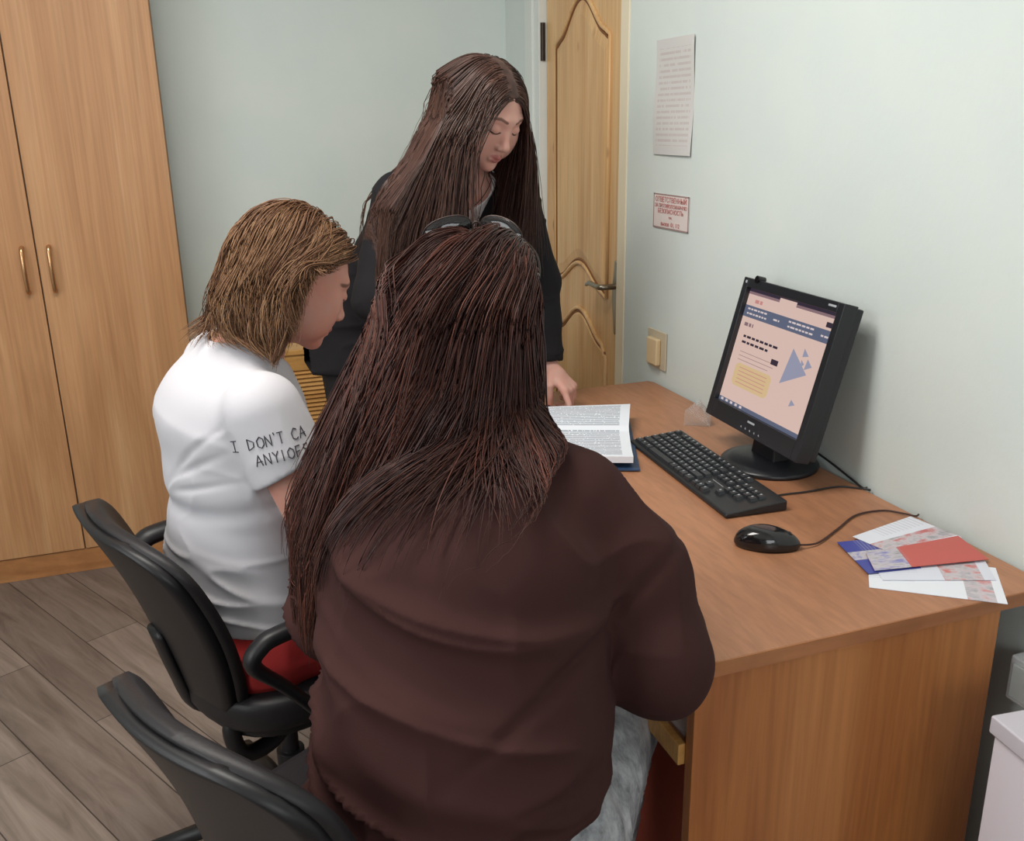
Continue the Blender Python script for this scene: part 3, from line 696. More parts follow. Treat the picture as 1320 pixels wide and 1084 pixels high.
# ------------------------------------------------------------------ signed-distance modelling of bodies and clothes
V3 = lambda *a: np.array(a, dtype=np.float64)
def nrm(v): v = np.asarray(v, float); return v / (np.linalg.norm(v) + 1e-12)
def smin(a, b, k): h = np.clip(.5 + .5 * (b - a) / k, 0, 1); return b * (1 - h) + a * h - k * h * (1 - h)
def smax(a, b, k): return -smin(-a, -b, k)
def cone(a, b, r1, r2):
    a = np.asarray(a, float); b = np.asarray(b, float); ba = b - a; L2 = ba @ ba + 1e-12
    def f(P):
        q = P - a; t = np.clip(q @ ba / L2, 0, 1); return np.linalg.norm(q - t[:, None] * ba, axis=1) - (r1 + (r2 - r1) * t)
    return f
def chain(pts, rs, k=.02):
    fs = [cone(pts[i], pts[i + 1], rs[i], rs[i + 1]) for i in range(len(pts) - 1)]
    def f(P):
        d = fs[0](P)
        for g in fs[1:]: d = smin(d, g(P), k)
        return d
    return f
def ell(c, r, Rm=None):
    c = np.asarray(c, float); r = np.asarray(r, float)
    def f(P):
        q = P - c
        if Rm is not None: q = q @ Rm
        k0 = np.linalg.norm(q / r, axis=1); k1 = np.linalg.norm(q / (r * r), axis=1) + 1e-9
        return k0 * (k0 - 1) / k1
    return f
def spine(pts, ra, rb, R):
    """elliptic tube: half-width ra along R, half-depth rb across"""
    pts = [np.asarray(p, float) for p in pts]; R = nrm(R)
    def f(P):
        best = None
        for i in range(len(pts) - 1):
            a, b = pts[i], pts[i + 1]; ba = b - a; q = P - a; t = np.clip(q @ ba / (ba @ ba), 0, 1)
            q = q - t[:, None] * ba; A = ra[i] + (ra[i + 1] - ra[i]) * t; B = rb[i] + (rb[i + 1] - rb[i]) * t
            u = q @ R; w2 = np.maximum((q * q).sum(1) - u * u, 0)
            k0 = np.sqrt(u * u / (A * A) + w2 / (B * B)); k1 = np.sqrt(u * u / A ** 4 + w2 / B ** 4) + 1e-6
            d = np.where(k0 < .3, -np.minimum(A, B) * (1 - k0), k0 * (k0 - 1) / k1)
            best = d if best is None else smin(best, d, .02)
        return best
    return f
def plane(p, n):
    p = np.asarray(p, float); n = nrm(n); return lambda P: (P - p) @ n
def union(fs, k=.02):
    def f(P):
        d = fs[0](P)
        for g in fs[1:]: d = smin(d, g(P), k)
        return d
    return f
def local(f, c, rad):
    """evaluate the costly f only near c"""
    c = np.asarray(c, float)
    def g(P):
        d = np.linalg.norm(P - c, axis=1) - rad; out = d + .03; m = d < 0
        if m.any(): out[m] = np.minimum(f(P[m]), 9)
        return out
    return g
def vnoise(P, seed=0):
    i = np.floor(P).astype(np.int64); f = P - i; f = f * f * (3 - 2 * f); out = 0
    for dx in (0, 1):
        for dy in (0, 1):
            for dz in (0, 1):
                h = (i[:, 0] + dx) * 73856093 ^ (i[:, 1] + dy) * 19349663 ^ (i[:, 2] + dz) * 83492791 ^ (seed * 2654435)
                h = (h ^ (h >> 13)) * 1274126177 & 0x7fffffff; v = ((h >> 7) & 0xffff) / 65535.0
                w = (f[:, 0] if dx else 1 - f[:, 0]) * (f[:, 1] if dy else 1 - f[:, 1]) * (f[:, 2] if dz else 1 - f[:, 2]); out = out + v * w
    return out
def grad(f, P, e=.0015):
    g = np.zeros_like(P)
    for k in range(3):
        d = np.zeros(3); d[k] = e; g[:, k] = f(P + d) - f(P - d)
    return g / (np.linalg.norm(g, axis=1)[:, None] + 1e-9)
BS = 16
def extract(f, lo, hi, h):
    lo = np.asarray(lo, float); hi = np.asarray(hi, float)
    nb = np.ceil((hi - lo) / (h * BS)).astype(int); n = nb * BS
    G = np.empty(n, np.float32)
    ii = np.stack(np.meshgrid(*[np.arange(k) for k in nb], indexing='ij'), -1).reshape(-1, 3)
    cen = lo + (ii * BS + (BS - 1) / 2) * h; d = f(cen); half = BS * h * .866 * 1.35 + .012
    off = np.stack(np.meshgrid(*[np.arange(BS)] * 3, indexing='ij'), -1).reshape(-1, 3)
    G6 = G.reshape(nb[0], BS, nb[1], BS, nb[2], BS)
    for q in np.nonzero(np.abs(d) >= half)[0]: G6[ii[q, 0], :, ii[q, 1], :, ii[q, 2], :] = d[q]
    near = np.nonzero(np.abs(d) < half)[0]
    for s in range(0, len(near), 24):
        ch = near[s:s + 24]; P = (lo + (ii[ch][:, None, :] * BS + off[None]) * h).reshape(-1, 3); v = f(P).reshape(len(ch), BS, BS, BS)
        for q, vv in zip(ch, v): G6[ii[q, 0], :, ii[q, 1], :, ii[q, 2], :] = vv
    S = G < 0; a = S[:-1, :-1, :-1]; mixed = np.zeros(a.shape, bool)
    for o in ((0, 0, 1), (0, 1, 0), (0, 1, 1), (1, 0, 0), (1, 0, 1), (1, 1, 0), (1, 1, 1)):
        mixed |= S[o[0]:n[0] - 1 + o[0], o[1]:n[1] - 1 + o[1], o[2]:n[2] - 1 + o[2]] != a
    cells = np.argwhere(mixed); idx = np.full(mixed.shape, -1, np.int32); idx[mixed] = np.arange(len(cells))
    cs = [(x, y, z) for x in (0, 1) for y in (0, 1) for z in (0, 1)]
    val = {c: G[cells[:, 0] + c[0], cells[:, 1] + c[1], cells[:, 2] + c[2]] for c in cs}
    acc = np.zeros((len(cells), 3)); cnt = np.zeros(len(cells))
    for c in cs:
        for k in range(3):
            if c[k] == 0:
                e = list(c); e[k] = 1; e = tuple(e); v0, v1 = val[c], val[e]; m = (v0 < 0) != (v1 < 0)
                t = v0[m] / (v0[m] - v1[m]); p = np.tile(np.array(c, float), (m.sum(), 1)); p[:, k] = t; acc[m] += p; cnt[m] += 1
    V = lo + (cells + acc / np.maximum(cnt, 1)[:, None]) * h
    F = []
    for k in range(3):
        A, B = [(1, 2), (2, 0), (0, 1)][k]
        s0 = [slice(None)] * 3; s1 = [slice(None)] * 3; s0[k] = slice(0, n[k] - 1); s1[k] = slice(1, n[k])
        E_ = np.argwhere(S[tuple(s0)] != S[tuple(s1)])
        E_ = E_[(E_[:, A] > 0) & (E_[:, B] > 0) & (E_[:, A] < n[A] - 1) & (E_[:, B] < n[B] - 1)]
        ins = S[E_[:, 0], E_[:, 1], E_[:, 2]]
        def ci(da, db):
            c = E_.copy(); c[:, A] -= da; c[:, B] -= db; return idx[c[:, 0], c[:, 1], c[:, 2]]
        q = np.stack([ci(1, 1), ci(0, 1), ci(0, 0), ci(1, 0)], 1); q[~ins] = q[~ins][:, ::-1]; F.append(q)
    F = np.concatenate(F); F = F[(F >= 0).all(1)]
    return V, F
def fastmesh(name, V, F, m, parent=None, attrs=None, smooth=True):
    me = bpy.data.meshes.new(name); nf, k = F.shape
    me.vertices.add(len(V)); me.vertices.foreach_set('co', np.ascontiguousarray(V, np.float32).ravel())
    me.loops.add(nf * k); me.loops.foreach_set('vertex_index', np.ascontiguousarray(F, np.int32).ravel())
    me.polygons.add(nf); me.polygons.foreach_set('loop_start', np.arange(0, nf * k, k, dtype=np.int32)); me.polygons.foreach_set('loop_total', np.full(nf, k, np.int32))
    me.update(calc_edges=True); me.validate()
    if smooth: me.shade_smooth()
    for a, v in (attrs or {}).items():
        at = me.attributes.new(a, 'FLOAT', 'POINT'); at.data.foreach_set('value', np.ascontiguousarray(v, np.float32))
    o = bpy.data.objects.new(name, me); C.objects.link(o); me.materials.append(m)
    if parent: reparent(o, parent)
    return o
def sdfobj(name, f, lo, hi, h, m, parent, disp=None, attrs=None, relax=1):
    V, F = extract(f, lo, hi, h)
    if relax:                                   # one tangential relax pass to quiet the lattice
        for _ in range(relax):
            acc = np.zeros_like(V); cnt = np.zeros(len(V))
            for a, b in ((0, 1), (1, 2), (2, 3), (3, 0)):
                np.add.at(acc, F[:, a], V[F[:, b]]); np.add.at(cnt, F[:, a], 1)
            W_ = acc / np.maximum(cnt, 1)[:, None]; V = V * .5 + W_ * .5
    if disp is not None: V = V + grad(f, V, .004) * disp(V)[:, None]
    return fastmesh(name, V, F, m, parent, {a: g(V) for a, g in (attrs or {}).items()})
def attr(m, name):
    n = N(m, 'ShaderNodeAttribute'); n.attribute_name = name; return n.outputs['Fac']
def below(m, fac, a, b):                        # 1 where fac<a, 0 where fac>b
    n = N(m, 'ShaderNodeMapRange'); L(m, fac, n.inputs[0]); n.inputs[1].default_value = a; n.inputs[2].default_value = b; n.inputs[3].default_value = 1; n.inputs[4].default_value = 0; n.interpolation_type = 'SMOOTHSTEP'; return n.outputs[0]

# ---- head in its own frame: x = person's right, y = forward, z = up; origin at eye level
def frame(fwd_xy, pitch, roll=0):
    f0 = nrm([fwd_xy[0], fwd_xy[1], 0]); z = V3(0, 0, 1); r = np.cross(f0, z)
    f1 = f0 * math.cos(pitch) - z * math.sin(pitch); u1 = z * math.cos(pitch) + f0 * math.sin(pitch)
    r2 = r * math.cos(roll) - u1 * math.sin(roll); u2 = u1 * math.cos(roll) + r * math.sin(roll)
    return np.stack([r2, f1, u2], 1)            # columns
def head_local(full=1.0, ear=True, mouth=0.0):
    c = [(ell((0, -.014, .030), (.0745, .093, .080)), .0), (ell((0, .026, -.018), (.0625, .066, .082)), .03),
         (ell((0, .034, -.064), (.047 * full, .046, .040)), .025), (ell((0, .072, -.094), (.018, .016, .015)), .022)]
    for s in (-1, 1):
        c += [(ell((s * .041, .056, -.028), (.024 * full, .022, .024)), .022), (cone((s * .012, .083, .021), (s * .042, .070, .022), .010, .008), .014)]
        c += [(ell((s * .047 * full, .034, -.060), (.022, .032, .028)), .03)]
    soc = [ell((s * .031, .1035, .002), (.019, .014, .011)) for s in (-1, 1)]
    lids = [ell((s * .031, .0765, -.001), (.0145, .0135, .0115)) for s in (-1, 1)]
    nose = [(cone((0, .083, .004), (0, .101, -.030), .0065, .0085), .013), (ell((0, .102, -.036), (.0105, .0098, .009)), .008)] + [(ell((s * .0110, .094, -.040), (.0070, .0092, .0068)), .005) for s in (-1, 1)]
    lips = [(cone((-.017, .083, -.0655), (0, .0935, -.0625), .0035, .0055), .005), (cone((.017, .083, -.0655), (0, .0935, -.0625), .0035, .0055), .005), (cone((-.013, .084, -.0715), (.013, .084, -.0715), .006, .006), .006), (ell((0, .0885, -.0725), (.011, .0055, .005)), .005)]
    nost = [ell((s * .0065, .0975, -.0465), (.0034, .005, .0034)) for s in (-1, 1)]
    groove = cone((-.019, .0905, -.0675), (.019, .0905, -.0675), .0016, .0016)
    def f(P):
        d = c[0][0](P)
        for g, k in c[1:]: d = smin(d, g(P), k)
        for g in soc: d = smax(d, -g(P), .014)
        for g in lids: d = smin(d, g(P), .0035)
        for g, k in nose: d = smin(d, g(P), k)
        for g, k in lips: d = smin(d, g(P), k)
        for g in nost: d = smax(d, -g(P), .003)
        d = smax(d, -groove(P), .0025)
        if ear:
            for s in (-1, 1):
                e = ell((s * .0765, -.012, -.012), (.0075, .019, .031), np.array([[1, 0, 0], [0, .95, -.31], [0, .31, .95]]) @ np.array([[math.cos(.35), -s * math.sin(.35), 0], [s * math.sin(.35), math.cos(.35), 0], [0, 0, 1]]))(P)
                e = smax(e, -ell((s * .085, -.006, -.010), (.007, .010, .016))(P), .004); d = smin(d, e, .006)
        return d
    return f
def seg2(P, a, b):                              # distance in the x-z plane
    a = np.array(a); b = np.array(b); q = P[:, [0, 2]] - a; ba = b - a; t = np.clip(q @ ba / (ba @ ba), 0, 1); return np.linalg.norm(q - t[:, None] * ba, axis=1) + t * 0
def pl2(P, pts): return np.min([seg2(P, pts[i], pts[i + 1]) for i in range(len(pts) - 1)], axis=0)
def face_attrs(c, Rm, nails=(), closed=True):
    c = np.asarray(c)
    def loc(P): return (P - c) @ Rm
    def front(P): return np.where(P[:, 1] > .045, 0, 1.0)
    def lip(P): Q = loc(P); return np.minimum(np.linalg.norm((Q - [0, .09, -.0635]) / [.0205, .03, .0062], axis=1), np.linalg.norm((Q - [0, .088, -.072]) / [.0175, .03, .0075], axis=1)) + front(Q)
    def brow(P): Q = loc(P); Q = Q * [1, 1, 1]; A = np.abs(Q) * [1, 0, 0] + Q * [0, 1, 1]; return pl2(A, [(.014, .0205), (.030, .0255), (.042, .0235), (.053, .0165)]) + front(Q)
    def lash(P):
        Q = loc(P); A = np.abs(Q) * [1, 0, 0] + Q * [0, 1, 1]
        return pl2(A, [(.0185, -.0055), (.026, -.0095), (.035, -.0100), (.0445, -.0060)] if closed else [(.018, -.002), (.026, .0035), (.036, .0035), (.045, -.002)]) + front(Q)
    def nail(P):
        d = np.full(len(P), 9.0)
        for n_ in nails: d = np.minimum(d, np.linalg.norm(P - n_, axis=1))
        return d
    return dict(lip=lip, brow=brow, lash=lash, nail=nail)
def skin_mat(name, col, lipc, browc):
    m = mat(name, col, .48, spec=.35); b = bsdf(m); b.inputs['Subsurface Weight'].default_value = .12; b.inputs['Subsurface Radius'].default_value = (.02, .008, .004); b.inputs['Subsurface Scale'].default_value = .3
    n = noise(m, coords(m), 45, 3); base = mix(m, ramp(m, n, [(.3, (0, 0, 0)), (.7, (255, 255, 255))]), s2l(col), s2l(tuple(min(255, int(c * k)) for c, k in zip(col, (1.03, .97, .96)))))
    cc = mix(m, mth(m, 'MULTIPLY', below(m, attr(m, 'lip'), .75, 1.1), .85), base, s2l(lipc))
    cc = mix(m, mth(m, 'MULTIPLY', below(m, attr(m, 'brow'), .0016, .0046), .85), cc, s2l(browc))
    cc = mix(m, mth(m, 'MULTIPLY', below(m, attr(m, 'lash'), .0009, .0028), .95), cc, s2l((44, 26, 22)))
    cc = mix(m, below(m, attr(m, 'nail'), .0052, .0062), cc, s2l((92, 30, 38)))
    L(m, cc, b.inputs['Base Color']); return m

def hand(w, d, n, side, curls, thumb=(.5, .3), spread=.1, scale=1.0, tips=None):
    """w wrist, d hand direction, n palm normal (palm side), side = +1 if the thumb lies along cross(d,n); curls per finger in radians"""
    w = np.asarray(w, float); d = nrm(d); n = np.asarray(n, float); n = nrm(n - d * (n @ d)); s = nrm(np.cross(d, n)) * side
    S = scale; fs = []; nails = []
    palm = [cone(w - d * .02, w + d * .03 * S, .022 * S, .024 * S)]
    for k, o in enumerate((.028, .010, -.010, -.027)):
        palm.append(cone(w + d * .025 * S + s * o * .6 * S, w + d * (.085, .088, .083, .075)[k] * S + s * o * S, .0145 * S, .0115 * S))
    lens = ((.042, .025, .020), (.046, .028, .021), (.042, .026, .020), (.033, .020, .018))
    for k, o in enumerate((.029, .010, -.010, -.028)):
        p = w + d * (.085, .088, .083, .075)[k] * S + s * o * S; a = 0; dd0 = nrm(d + s * spread * (1.2, .3, -.5, -1.4)[k])
        for j, l in enumerate(lens[k]):
            a += curls[k] * (.9, 1.15, .7)[j]; dd = dd0 * math.cos(a) + n * math.sin(a); q = p + dd * l * S
            fs.append(cone(p, q, (.0092, .0082, .0074)[j] * S, (.0082, .0074, .0064)[j] * S)); p = q
        nails.append(p - (n * math.cos(a) - dd0 * math.sin(a)) * .004 - dd * .002)
    p = w + d * .022 * S + s * .022 * S; t1 = nrm(d * .75 + s * .62 + n * .35); q = p + t1 * .042 * S; fs.append(cone(p, q, .013 * S, .0105 * S)); fs.append(cone(w + d * .035 * S + s * .012 * S + n * .004, q, .013 * S, .011 * S))
    t2 = nrm(d * math.cos(thumb[0]) + n * math.sin(thumb[0]) + s * thumb[1]); p = q; q = p + t2 * .030 * S; fs.append(cone(p, q, .0102 * S, .0092 * S))
    t3 = nrm(t2 + n * .25 - s * .25); p = q; q = p + t3 * .024 * S; fs.append(cone(p, q, .0092 * S, .0072 * S)); nails.append(q + s * .003)
    palmf = union(palm, .010)
    def f(P):
        g = fs[0](P)
        for h_ in fs[1:]: g = np.minimum(g, h_(P))
        return smin(palmf(P), g, .006)
    return local(f, w + d * .08 * S, .16 * S), nails

# ---- hair
def hairline(Q, fr=.062, side=.0):
    """Q local scalp points -> True inside the hair region"""
    y, z = Q[:, 1], Q[:, 2]
    lim = np.where(y > .055, fr, np.where(y > .0, .004 + (fr - .004) * (y / .055) ** .7, np.where(y > -.03, -.030, -.075)))
    return z > lim
def hair(name, c, Rm, hf, coll, m, parent, n=2600, length=.5, steps=46, lay=(.003, .014), style=None, part=0.0, lenfn=None, rad=.0011, clump=.5, seed=1, stiff=.35, fr=.062, nguide=160, curl=0.0, flip=None, guards=(), wguards=(), keep=None, toplay=1.0):
    g = np.random.RandomState(seed); c = np.asarray(c)
    D = g.randn(n * 5, 3); D /= np.linalg.norm(D, axis=1)[:, None]; Q = D * .06 + [0, -.01, .02]
    for _ in range(14): Q = Q - (hf(Q) * .9)[:, None] * D * -1 * -1 if False else Q + D * (-hf(Q))[:, None] * .9
    Q = Q[hairline(Q, fr)]
    if keep is not None: Q = Q[keep(Q)]
    Q = Q[:n]; n = len(Q); D = grad(hf, Q)
    x = Q[:, 0] - part
    lay_ = lay[0] + (lay[1] - lay[0]) * g.rand(n) ** 1.3
    v = D * .22; v[:, 0] += np.sign(x) * .75 * np.clip((Q[:, 1] + .06) / .07, .15, 1); v[:, 1] += -.30; v[:, 2] -= 1.0 * np.clip((-.0 - Q[:, 1]) / .05, 0, 1)
    v = v - D * ((v * D).sum(1) - .12)[:, None]
    v = v / np.linalg.norm(v, axis=1)[:, None]
    Pw = Q @ Rm.T + c; vw = v @ Rm.T; Ln = (lenfn(Q, g) if lenfn else np.full(n, length)) * (1 - .22 * g.rand(n) ** 2); ds = Ln / steps
    lay_ = lay_ * np.interp(Q[:, 2], [.04, .09], [1, toplay]); path = [Pw.copy()]; wob = g.randn(n, 3) * .05
    def cf(P):
        Q_ = (P - c) @ Rm; d = np.minimum(hf(Q_), coll(P))
        for gf in guards: d = np.minimum(d, gf(Q_) + .004)
        for gf in wguards: d = np.minimum(d, gf(P) + .004)
        return d
    for s in range(steps):
        t = (s + 1) / steps
        gdir = np.tile([0, 0, -1.0], (n, 1)) + wob * (1 + t)
        if style is not None: gdir = gdir + style(Pw, (Pw - c) @ Rm, t, Q)
        if curl: gdir = gdir + curl * np.stack([np.sin(8 * t + 40 * Q[:, 0]), np.cos(9 * t + 31 * Q[:, 1]), 0 * x], 1)
        vw = vw * (1 - stiff) + stiff * gdir / (np.linalg.norm(gdir, axis=1)[:, None] + 1e-9); vw /= np.linalg.norm(vw, axis=1)[:, None] + 1e-9
        Pn = Pw + vw * ds[:, None]; off = lay_ * min(1, .35 + s * .12)
        for _ in range(2):
            d = cf(Pn); mk = d < off
            if mk.any(): Pn[mk] += grad(cf, Pn[mk], .003) * (off - d)[mk][:, None]
        vw = (Pn - Pw) / (np.linalg.norm(Pn - Pw, axis=1)[:, None] + 1e-9); Pw = Pn; path.append(Pw.copy())
    X = np.stack(path, 1)                      # n, steps+1, 3
    gi = g.choice(n, min(nguide, n), replace=False); near = np.argmin(((Q[:, None, :] - Q[gi][None]) ** 2).sum(2), axis=1); G = X[gi[near]]
    w = (clump * np.linspace(0, 1, steps + 1) ** 1.3)[None, :, None]
    close = np.exp(-(((X[:, -1] - G[:, -1]) ** 2).sum(1)) / .006)[:, None, None]; X = X * (1 - w * close) + G * w * close
    T = np.gradient(X, axis=1); T /= np.linalg.norm(T, axis=2)[:, :, None] + 1e-9
    up = np.where(np.abs(T[:, :, 2:3]) > .9, [1.0, 0, 0], [0, 0, 1.0]); A = np.cross(T, up); A /= np.linalg.norm(A, axis=2)[:, :, None] + 1e-9; B = np.cross(T, A)
    r = rad * (g.rand(n) * .7 + .65)[:, None] * (1 - .75 * np.linspace(0, 1, steps + 1)[None] ** 3)
    ring = np.stack([X + (A * math.cos(a) + B * math.sin(a)) * r[:, :, None] for a in (0, 2.094, 4.189)], 2)
    V = ring.reshape(-1, 3); base = (np.arange(n) * (steps + 1) * 3)[:, None, None] + (np.arange(steps) * 3)[None, :, None]
    k = np.arange(3)[None, None, :]; k2 = (k + 1) % 3
    F = np.stack([base + k, base + k2, base + 3 + k2, base + 3 + k], -1).reshape(-1, 4)
    tone = np.repeat(np.clip(.5 + .22 * g.randn(len(gi))[near] + .16 * g.randn(n), 0, 1), (steps + 1) * 3)
    al = np.tile(np.repeat(np.linspace(0, 1, steps + 1), 3), n)
    return fastmesh(name, V, F, m, parent, {'tone': tone, 'along': al})
def hair_mat(name, dark, mid, light, rough=.34, spec=.45):
    m = mat(name, mid, rough, spec=spec)
    col = ramp(m, attr(m, 'tone'), [(0.0, dark), (.5, mid), (1.0, light)]); L(m, col, bsdf(m).inputs['Base Color']); return m
def cap(name, hf, c, Rm, m, parent, th=.0035, fr=.066):
    def f(P):
        Q = (P - c) @ Rm; d = hf(Q) - th; y, z = Q[:, 1], Q[:, 2]
        lim = np.where(y > .055, fr, np.where(y > 0, .006 + (fr - .006) * np.clip(y / .055, 0, 1) ** .7, np.where(y > -.03, -.026, -.07)))
        return smax(d, (lim - z) * .6, .004)
    c = np.asarray(c); return sdfobj(name, f, c - .14, c + .14, .004, m, parent, attrs={'tone': lambda V: vnoise(V * 90, 3)})
def torso(spn, hipw, sh, R_): return spn
def bbox(pts, pad): P = np.array(pts); return P.min(0) - pad, P.max(0) + pad
def shoe(name, heel, toe, m, parent):
    h_ = np.asarray(heel, float); t_ = np.asarray(toe, float); m_ = (h_ + t_) / 2
    f = union([cone(h_ + V3(0, 0, .035), m_ + V3(0, 0, .035), .036, .038), cone(m_ + V3(0, 0, .03), t_ + V3(0, 0, .026), .040, .028)], .02)
    g = lambda P: smax(f(P), .004 - P[:, 2], .003)
    lo, hi = bbox([h_, t_], .08); return sdfobj(name, g, lo, hi, .008, m, parent)
HB = .0032   # body voxel
def ridges(P, sc, seed=0): return 1 - np.abs(2 * vnoise(P * sc, seed) - 1)

# =================================================================== standing woman in the black blazer
def girl():
    t = empty('person', (.52, 2.62, 0), 0, 'woman with long brown hair in a black blazer standing and leaning over the desk', 'person', None)
    m_sk = skin_mat('skin_fair', (206, 160, 146), (178, 104, 100), (92, 62, 52))
    hc = V3(.700, 2.135, 1.475); Rm = frame((.40, -.92), R(30), R(-4)); hf = head_local(1.08)
    fb = nrm([.25, -.97, 0]); rb = nrm(np.cross(fb, [0, 0, 1]))       # body forward, body right
    pel, wai, che, nb = V3(.53, 2.64, .93), V3(.575, 2.54, 1.06), V3(.645, 2.40, 1.22), V3(.685, 2.285, 1.335)
    SR, SL = nb + rb * .158 + V3(-.005, .03, -.060), nb - rb * .165 + V3(0, .03, -.04)
    ER, WR = V3(.455, 2.215, 1.06), V3(.60, 2.08, .88)
    EL, WL = V3(.885, 2.285, 1.055), V3(.874, 2.188, .838)
    hL, nails = hand(WL + V3(.004, -.004, .008), (.034, -.062, -.050), (-.35, .35, -.75), -1, (.42, .95, 1.0, 1.0), thumb=(.9, -.1), scale=.95)
    hR, n2 = hand(WR, (.10, -.10, -.08), (-.2, .2, -.9), 1, (.4, .5, .5, .5))
    body = union([spine([pel, wai, che, nb + V3(0, 0, -.03)], [.16, .125, .145, .09], [.11, .085, .09, .06], rb),
                  cone(nb + V3(0, .02, -.02), hc + Rm @ V3(0, -.028, -.055), .056, .050),
                  chain([SR, ER, WR], [.046, .036, .026], .02), chain([SL, EL, WL], [.046, .036, .0255], .02),
                  chain([pel + rb * .09, V3(.46, 2.60, .50), V3(.46, 2.63, .10)], [.085, .055, .038]), chain([pel - rb * .09, V3(.62, 2.60, .50), V3(.63, 2.64, .10)], [.085, .055, .038])], .03)
    hd = local(lambda P: hf((P - hc) @ Rm), hc, .17)
    full = lambda P: smin(smin(smin(body(P), hd(P), .012), hL(P), .012), hR(P), .012)
    lo, hi = bbox([V3(.40, 2.0, .05), V3(.98, 2.75, 1.62)], .03)
    sdfobj('body', full, lo, hi, HB, m_sk, t, attrs=face_attrs(hc, Rm, nails))
    # blouse
    m_bl = mat('blouse_white', (226, 224, 226), .7)
    tor = spine([wai, che, nb + V3(0, 0, -.02)], [.130, .153, .095], [.094, .100, .070], rb)
    neckcut = cone(nb + V3(0, -.03, -.02) + fb * .02, hc, .072, .06)
    sdfobj('blouse', lambda P: smax(tor(P), -neckcut(P), .006), *bbox([wai, nb, che], .2), .005, m_bl, t)
    # blazer
    m_bz = mat('blazer_black', (29, 27, 30), .82, spec=.2); bump(m_bz, noise(m_bz, coords(m_bz), 300, 2), .15, .001)
    back = -fb
    bt = union([spine([pel + V3(-.015, .01, -.13), pel + V3(-.01, 0, .0), wai, che, nb + V3(0, .02, -.045)], [.225, .195, .150, .172, .12], [.155, .135, .110, .118, .085], rb),
                chain([SR, ER + V3(-.008, 0, 0), WR + V3(-.01, .01, .03)], [.066, .056, .046], .02), chain([SL, EL, V3(.8735, 2.205, .862)], [.062, .054, .047], .02)], .035)
    cutL = plane(V3(.874, 2.20, .858), (-.02, -.20, -1)); armL = chain([EL, WL], [.040, .034])
    hemz = pel + V3(0, 0, -.135)
    def opening(P):
        q = P - (nb + V3(0, 0, -.04)); u = q @ rb; v = q @ fb; z = P[:, 2]
        w = .012 + .062 * np.clip((z - 1.02) / .33, 0, 1.3); return smax(np.abs(u + .01) - w, .0 - v - (1.30 - z) * .0 - .03, .004)
    def bz(P):
        d = bt(P); d = smax(d, hemz[2] - P[:, 2], .006)
        near = np.linalg.norm(P - WL, axis=1) < .16
        d = np.where(near, smax(d, cutL(P), .004), d); d = np.where(near & (np.linalg.norm(P - V3(.874, 2.20, .85), axis=1) < .05), np.maximum(d, -armL(P)), d)
        op = np.where(P[:, 2] > 1.0, np.maximum(opening(P), -tor(P) * 0 - 1), 1.0)
        d = smax(d, -op, .006); return smax(d, -(cone(nb + V3(0, -.01, .0), hc + V3(0, 0, .0), .066, .06)(P)), .006)
    def wr_(P):
        a = .004 * ridges(P, V3(9, 9, 22), 4) ** 3 + .003 * np.sin(P[:, 2] * 60 + 8 * P[:, 0]) * np.exp(-((P[:, 2] - 1.04) / .05) ** 2); return a
    lo, hi = bbox([V3(.36, 2.02, .79), V3(.96, 2.80, 1.36)], .04)
    sdfobj('blazer', bz, lo, hi, .0048, m_bz, t, disp=wr_)
    # lapels as thin solid strips lying on the blazer front
    for s in (-1, 1):
        pts = []
        for k in range(11):
            z = 1.335 - .30 * k / 10; w = .012 + .062 * np.clip((z - 1.02) / .33, 0, 1.3)
            pts.append((z, w, .030 * math.sin(math.pi * min(1, (k + 1.2) / 10)) + .008))
        Vv = []; 
        for z, w, ww in pts:
            for q in (0, 1):
                u = s * (w + ww * q) - .01; base = nb + V3(0, 0, -.04) + rb * u + fb * .25; base[2] = z; P0 = base[None]
                for _ in range(40): P0 = P0 - fb * np.clip(bz(P0), -.02, .02)[:, None] * .8 if False else P0 + fb * -1 * np.clip(bt(P0), -.02, .05)[:, None] * .7
                p = P0[0]; Vv += [p + fb * .004, p - fb * .006]
        F = []
        for k in range(10):
            b = k * 4; F += [(b, b + 2, b + 6, b + 4), (b + 1, b + 5, b + 7, b + 3), (b, b + 4, b + 5, b + 1), (b + 2, b + 3, b + 7, b + 6)]
        F += [(0, 1, 3, 2), (40, 42, 43, 41)]
        P(newobj('lapel', Vv, F, m_bz, None, True), t)
    # necklace
    pts = []
    for k in range(21):
        a = -1 + 2 * k / 20; p = nb + rb * (.052 * a) + fb * .25 + V3(0, 0, -.015 - .075 * (1 - abs(a) ** 1.2)); p = p[None]
        ff = union([tor, body], .01)
        for _ in range(40): p = p - fb * np.clip(ff(p), -.02, .05)[:, None] * .7
        pts.append(p[0] + fb * .002)
    bm = bmesh.new(); tube(bm, pts, .0009, 6); P(bmobj('necklace', bm, m_dark_metal, smooth=True), t)
    # trousers and shoes (behind the others)
    m_tr = mat('trousers_black', (32, 31, 34), .8)
    tr_ = union([spine([pel + V3(0, 0, -.06), pel + V3(0, 0, .06)], [.175, .16], [.12, .11], rb), chain([pel + rb * .085, V3(.46, 2.60, .50), V3(.46, 2.63, .06)], [.105, .078, .070]), chain([pel - rb * .085, V3(.62, 2.60, .50), V3(.63, 2.64, .06)], [.105, .078, .070])], .03)
    sdfobj('trousers', lambda P: smax(tr_(P), .035 - P[:, 2], .004), *bbox([V3(.36, 2.48, .03), V3(.74, 2.74, 1.02)], .06), .008, m_tr, t)
    m_sh = mat('shoe_black', (24, 24, 26), .3)
    for x in (.455, .635): shoe('shoe', (x, 2.67, 0), (x + .05, 2.49, 0), m_sh, t)
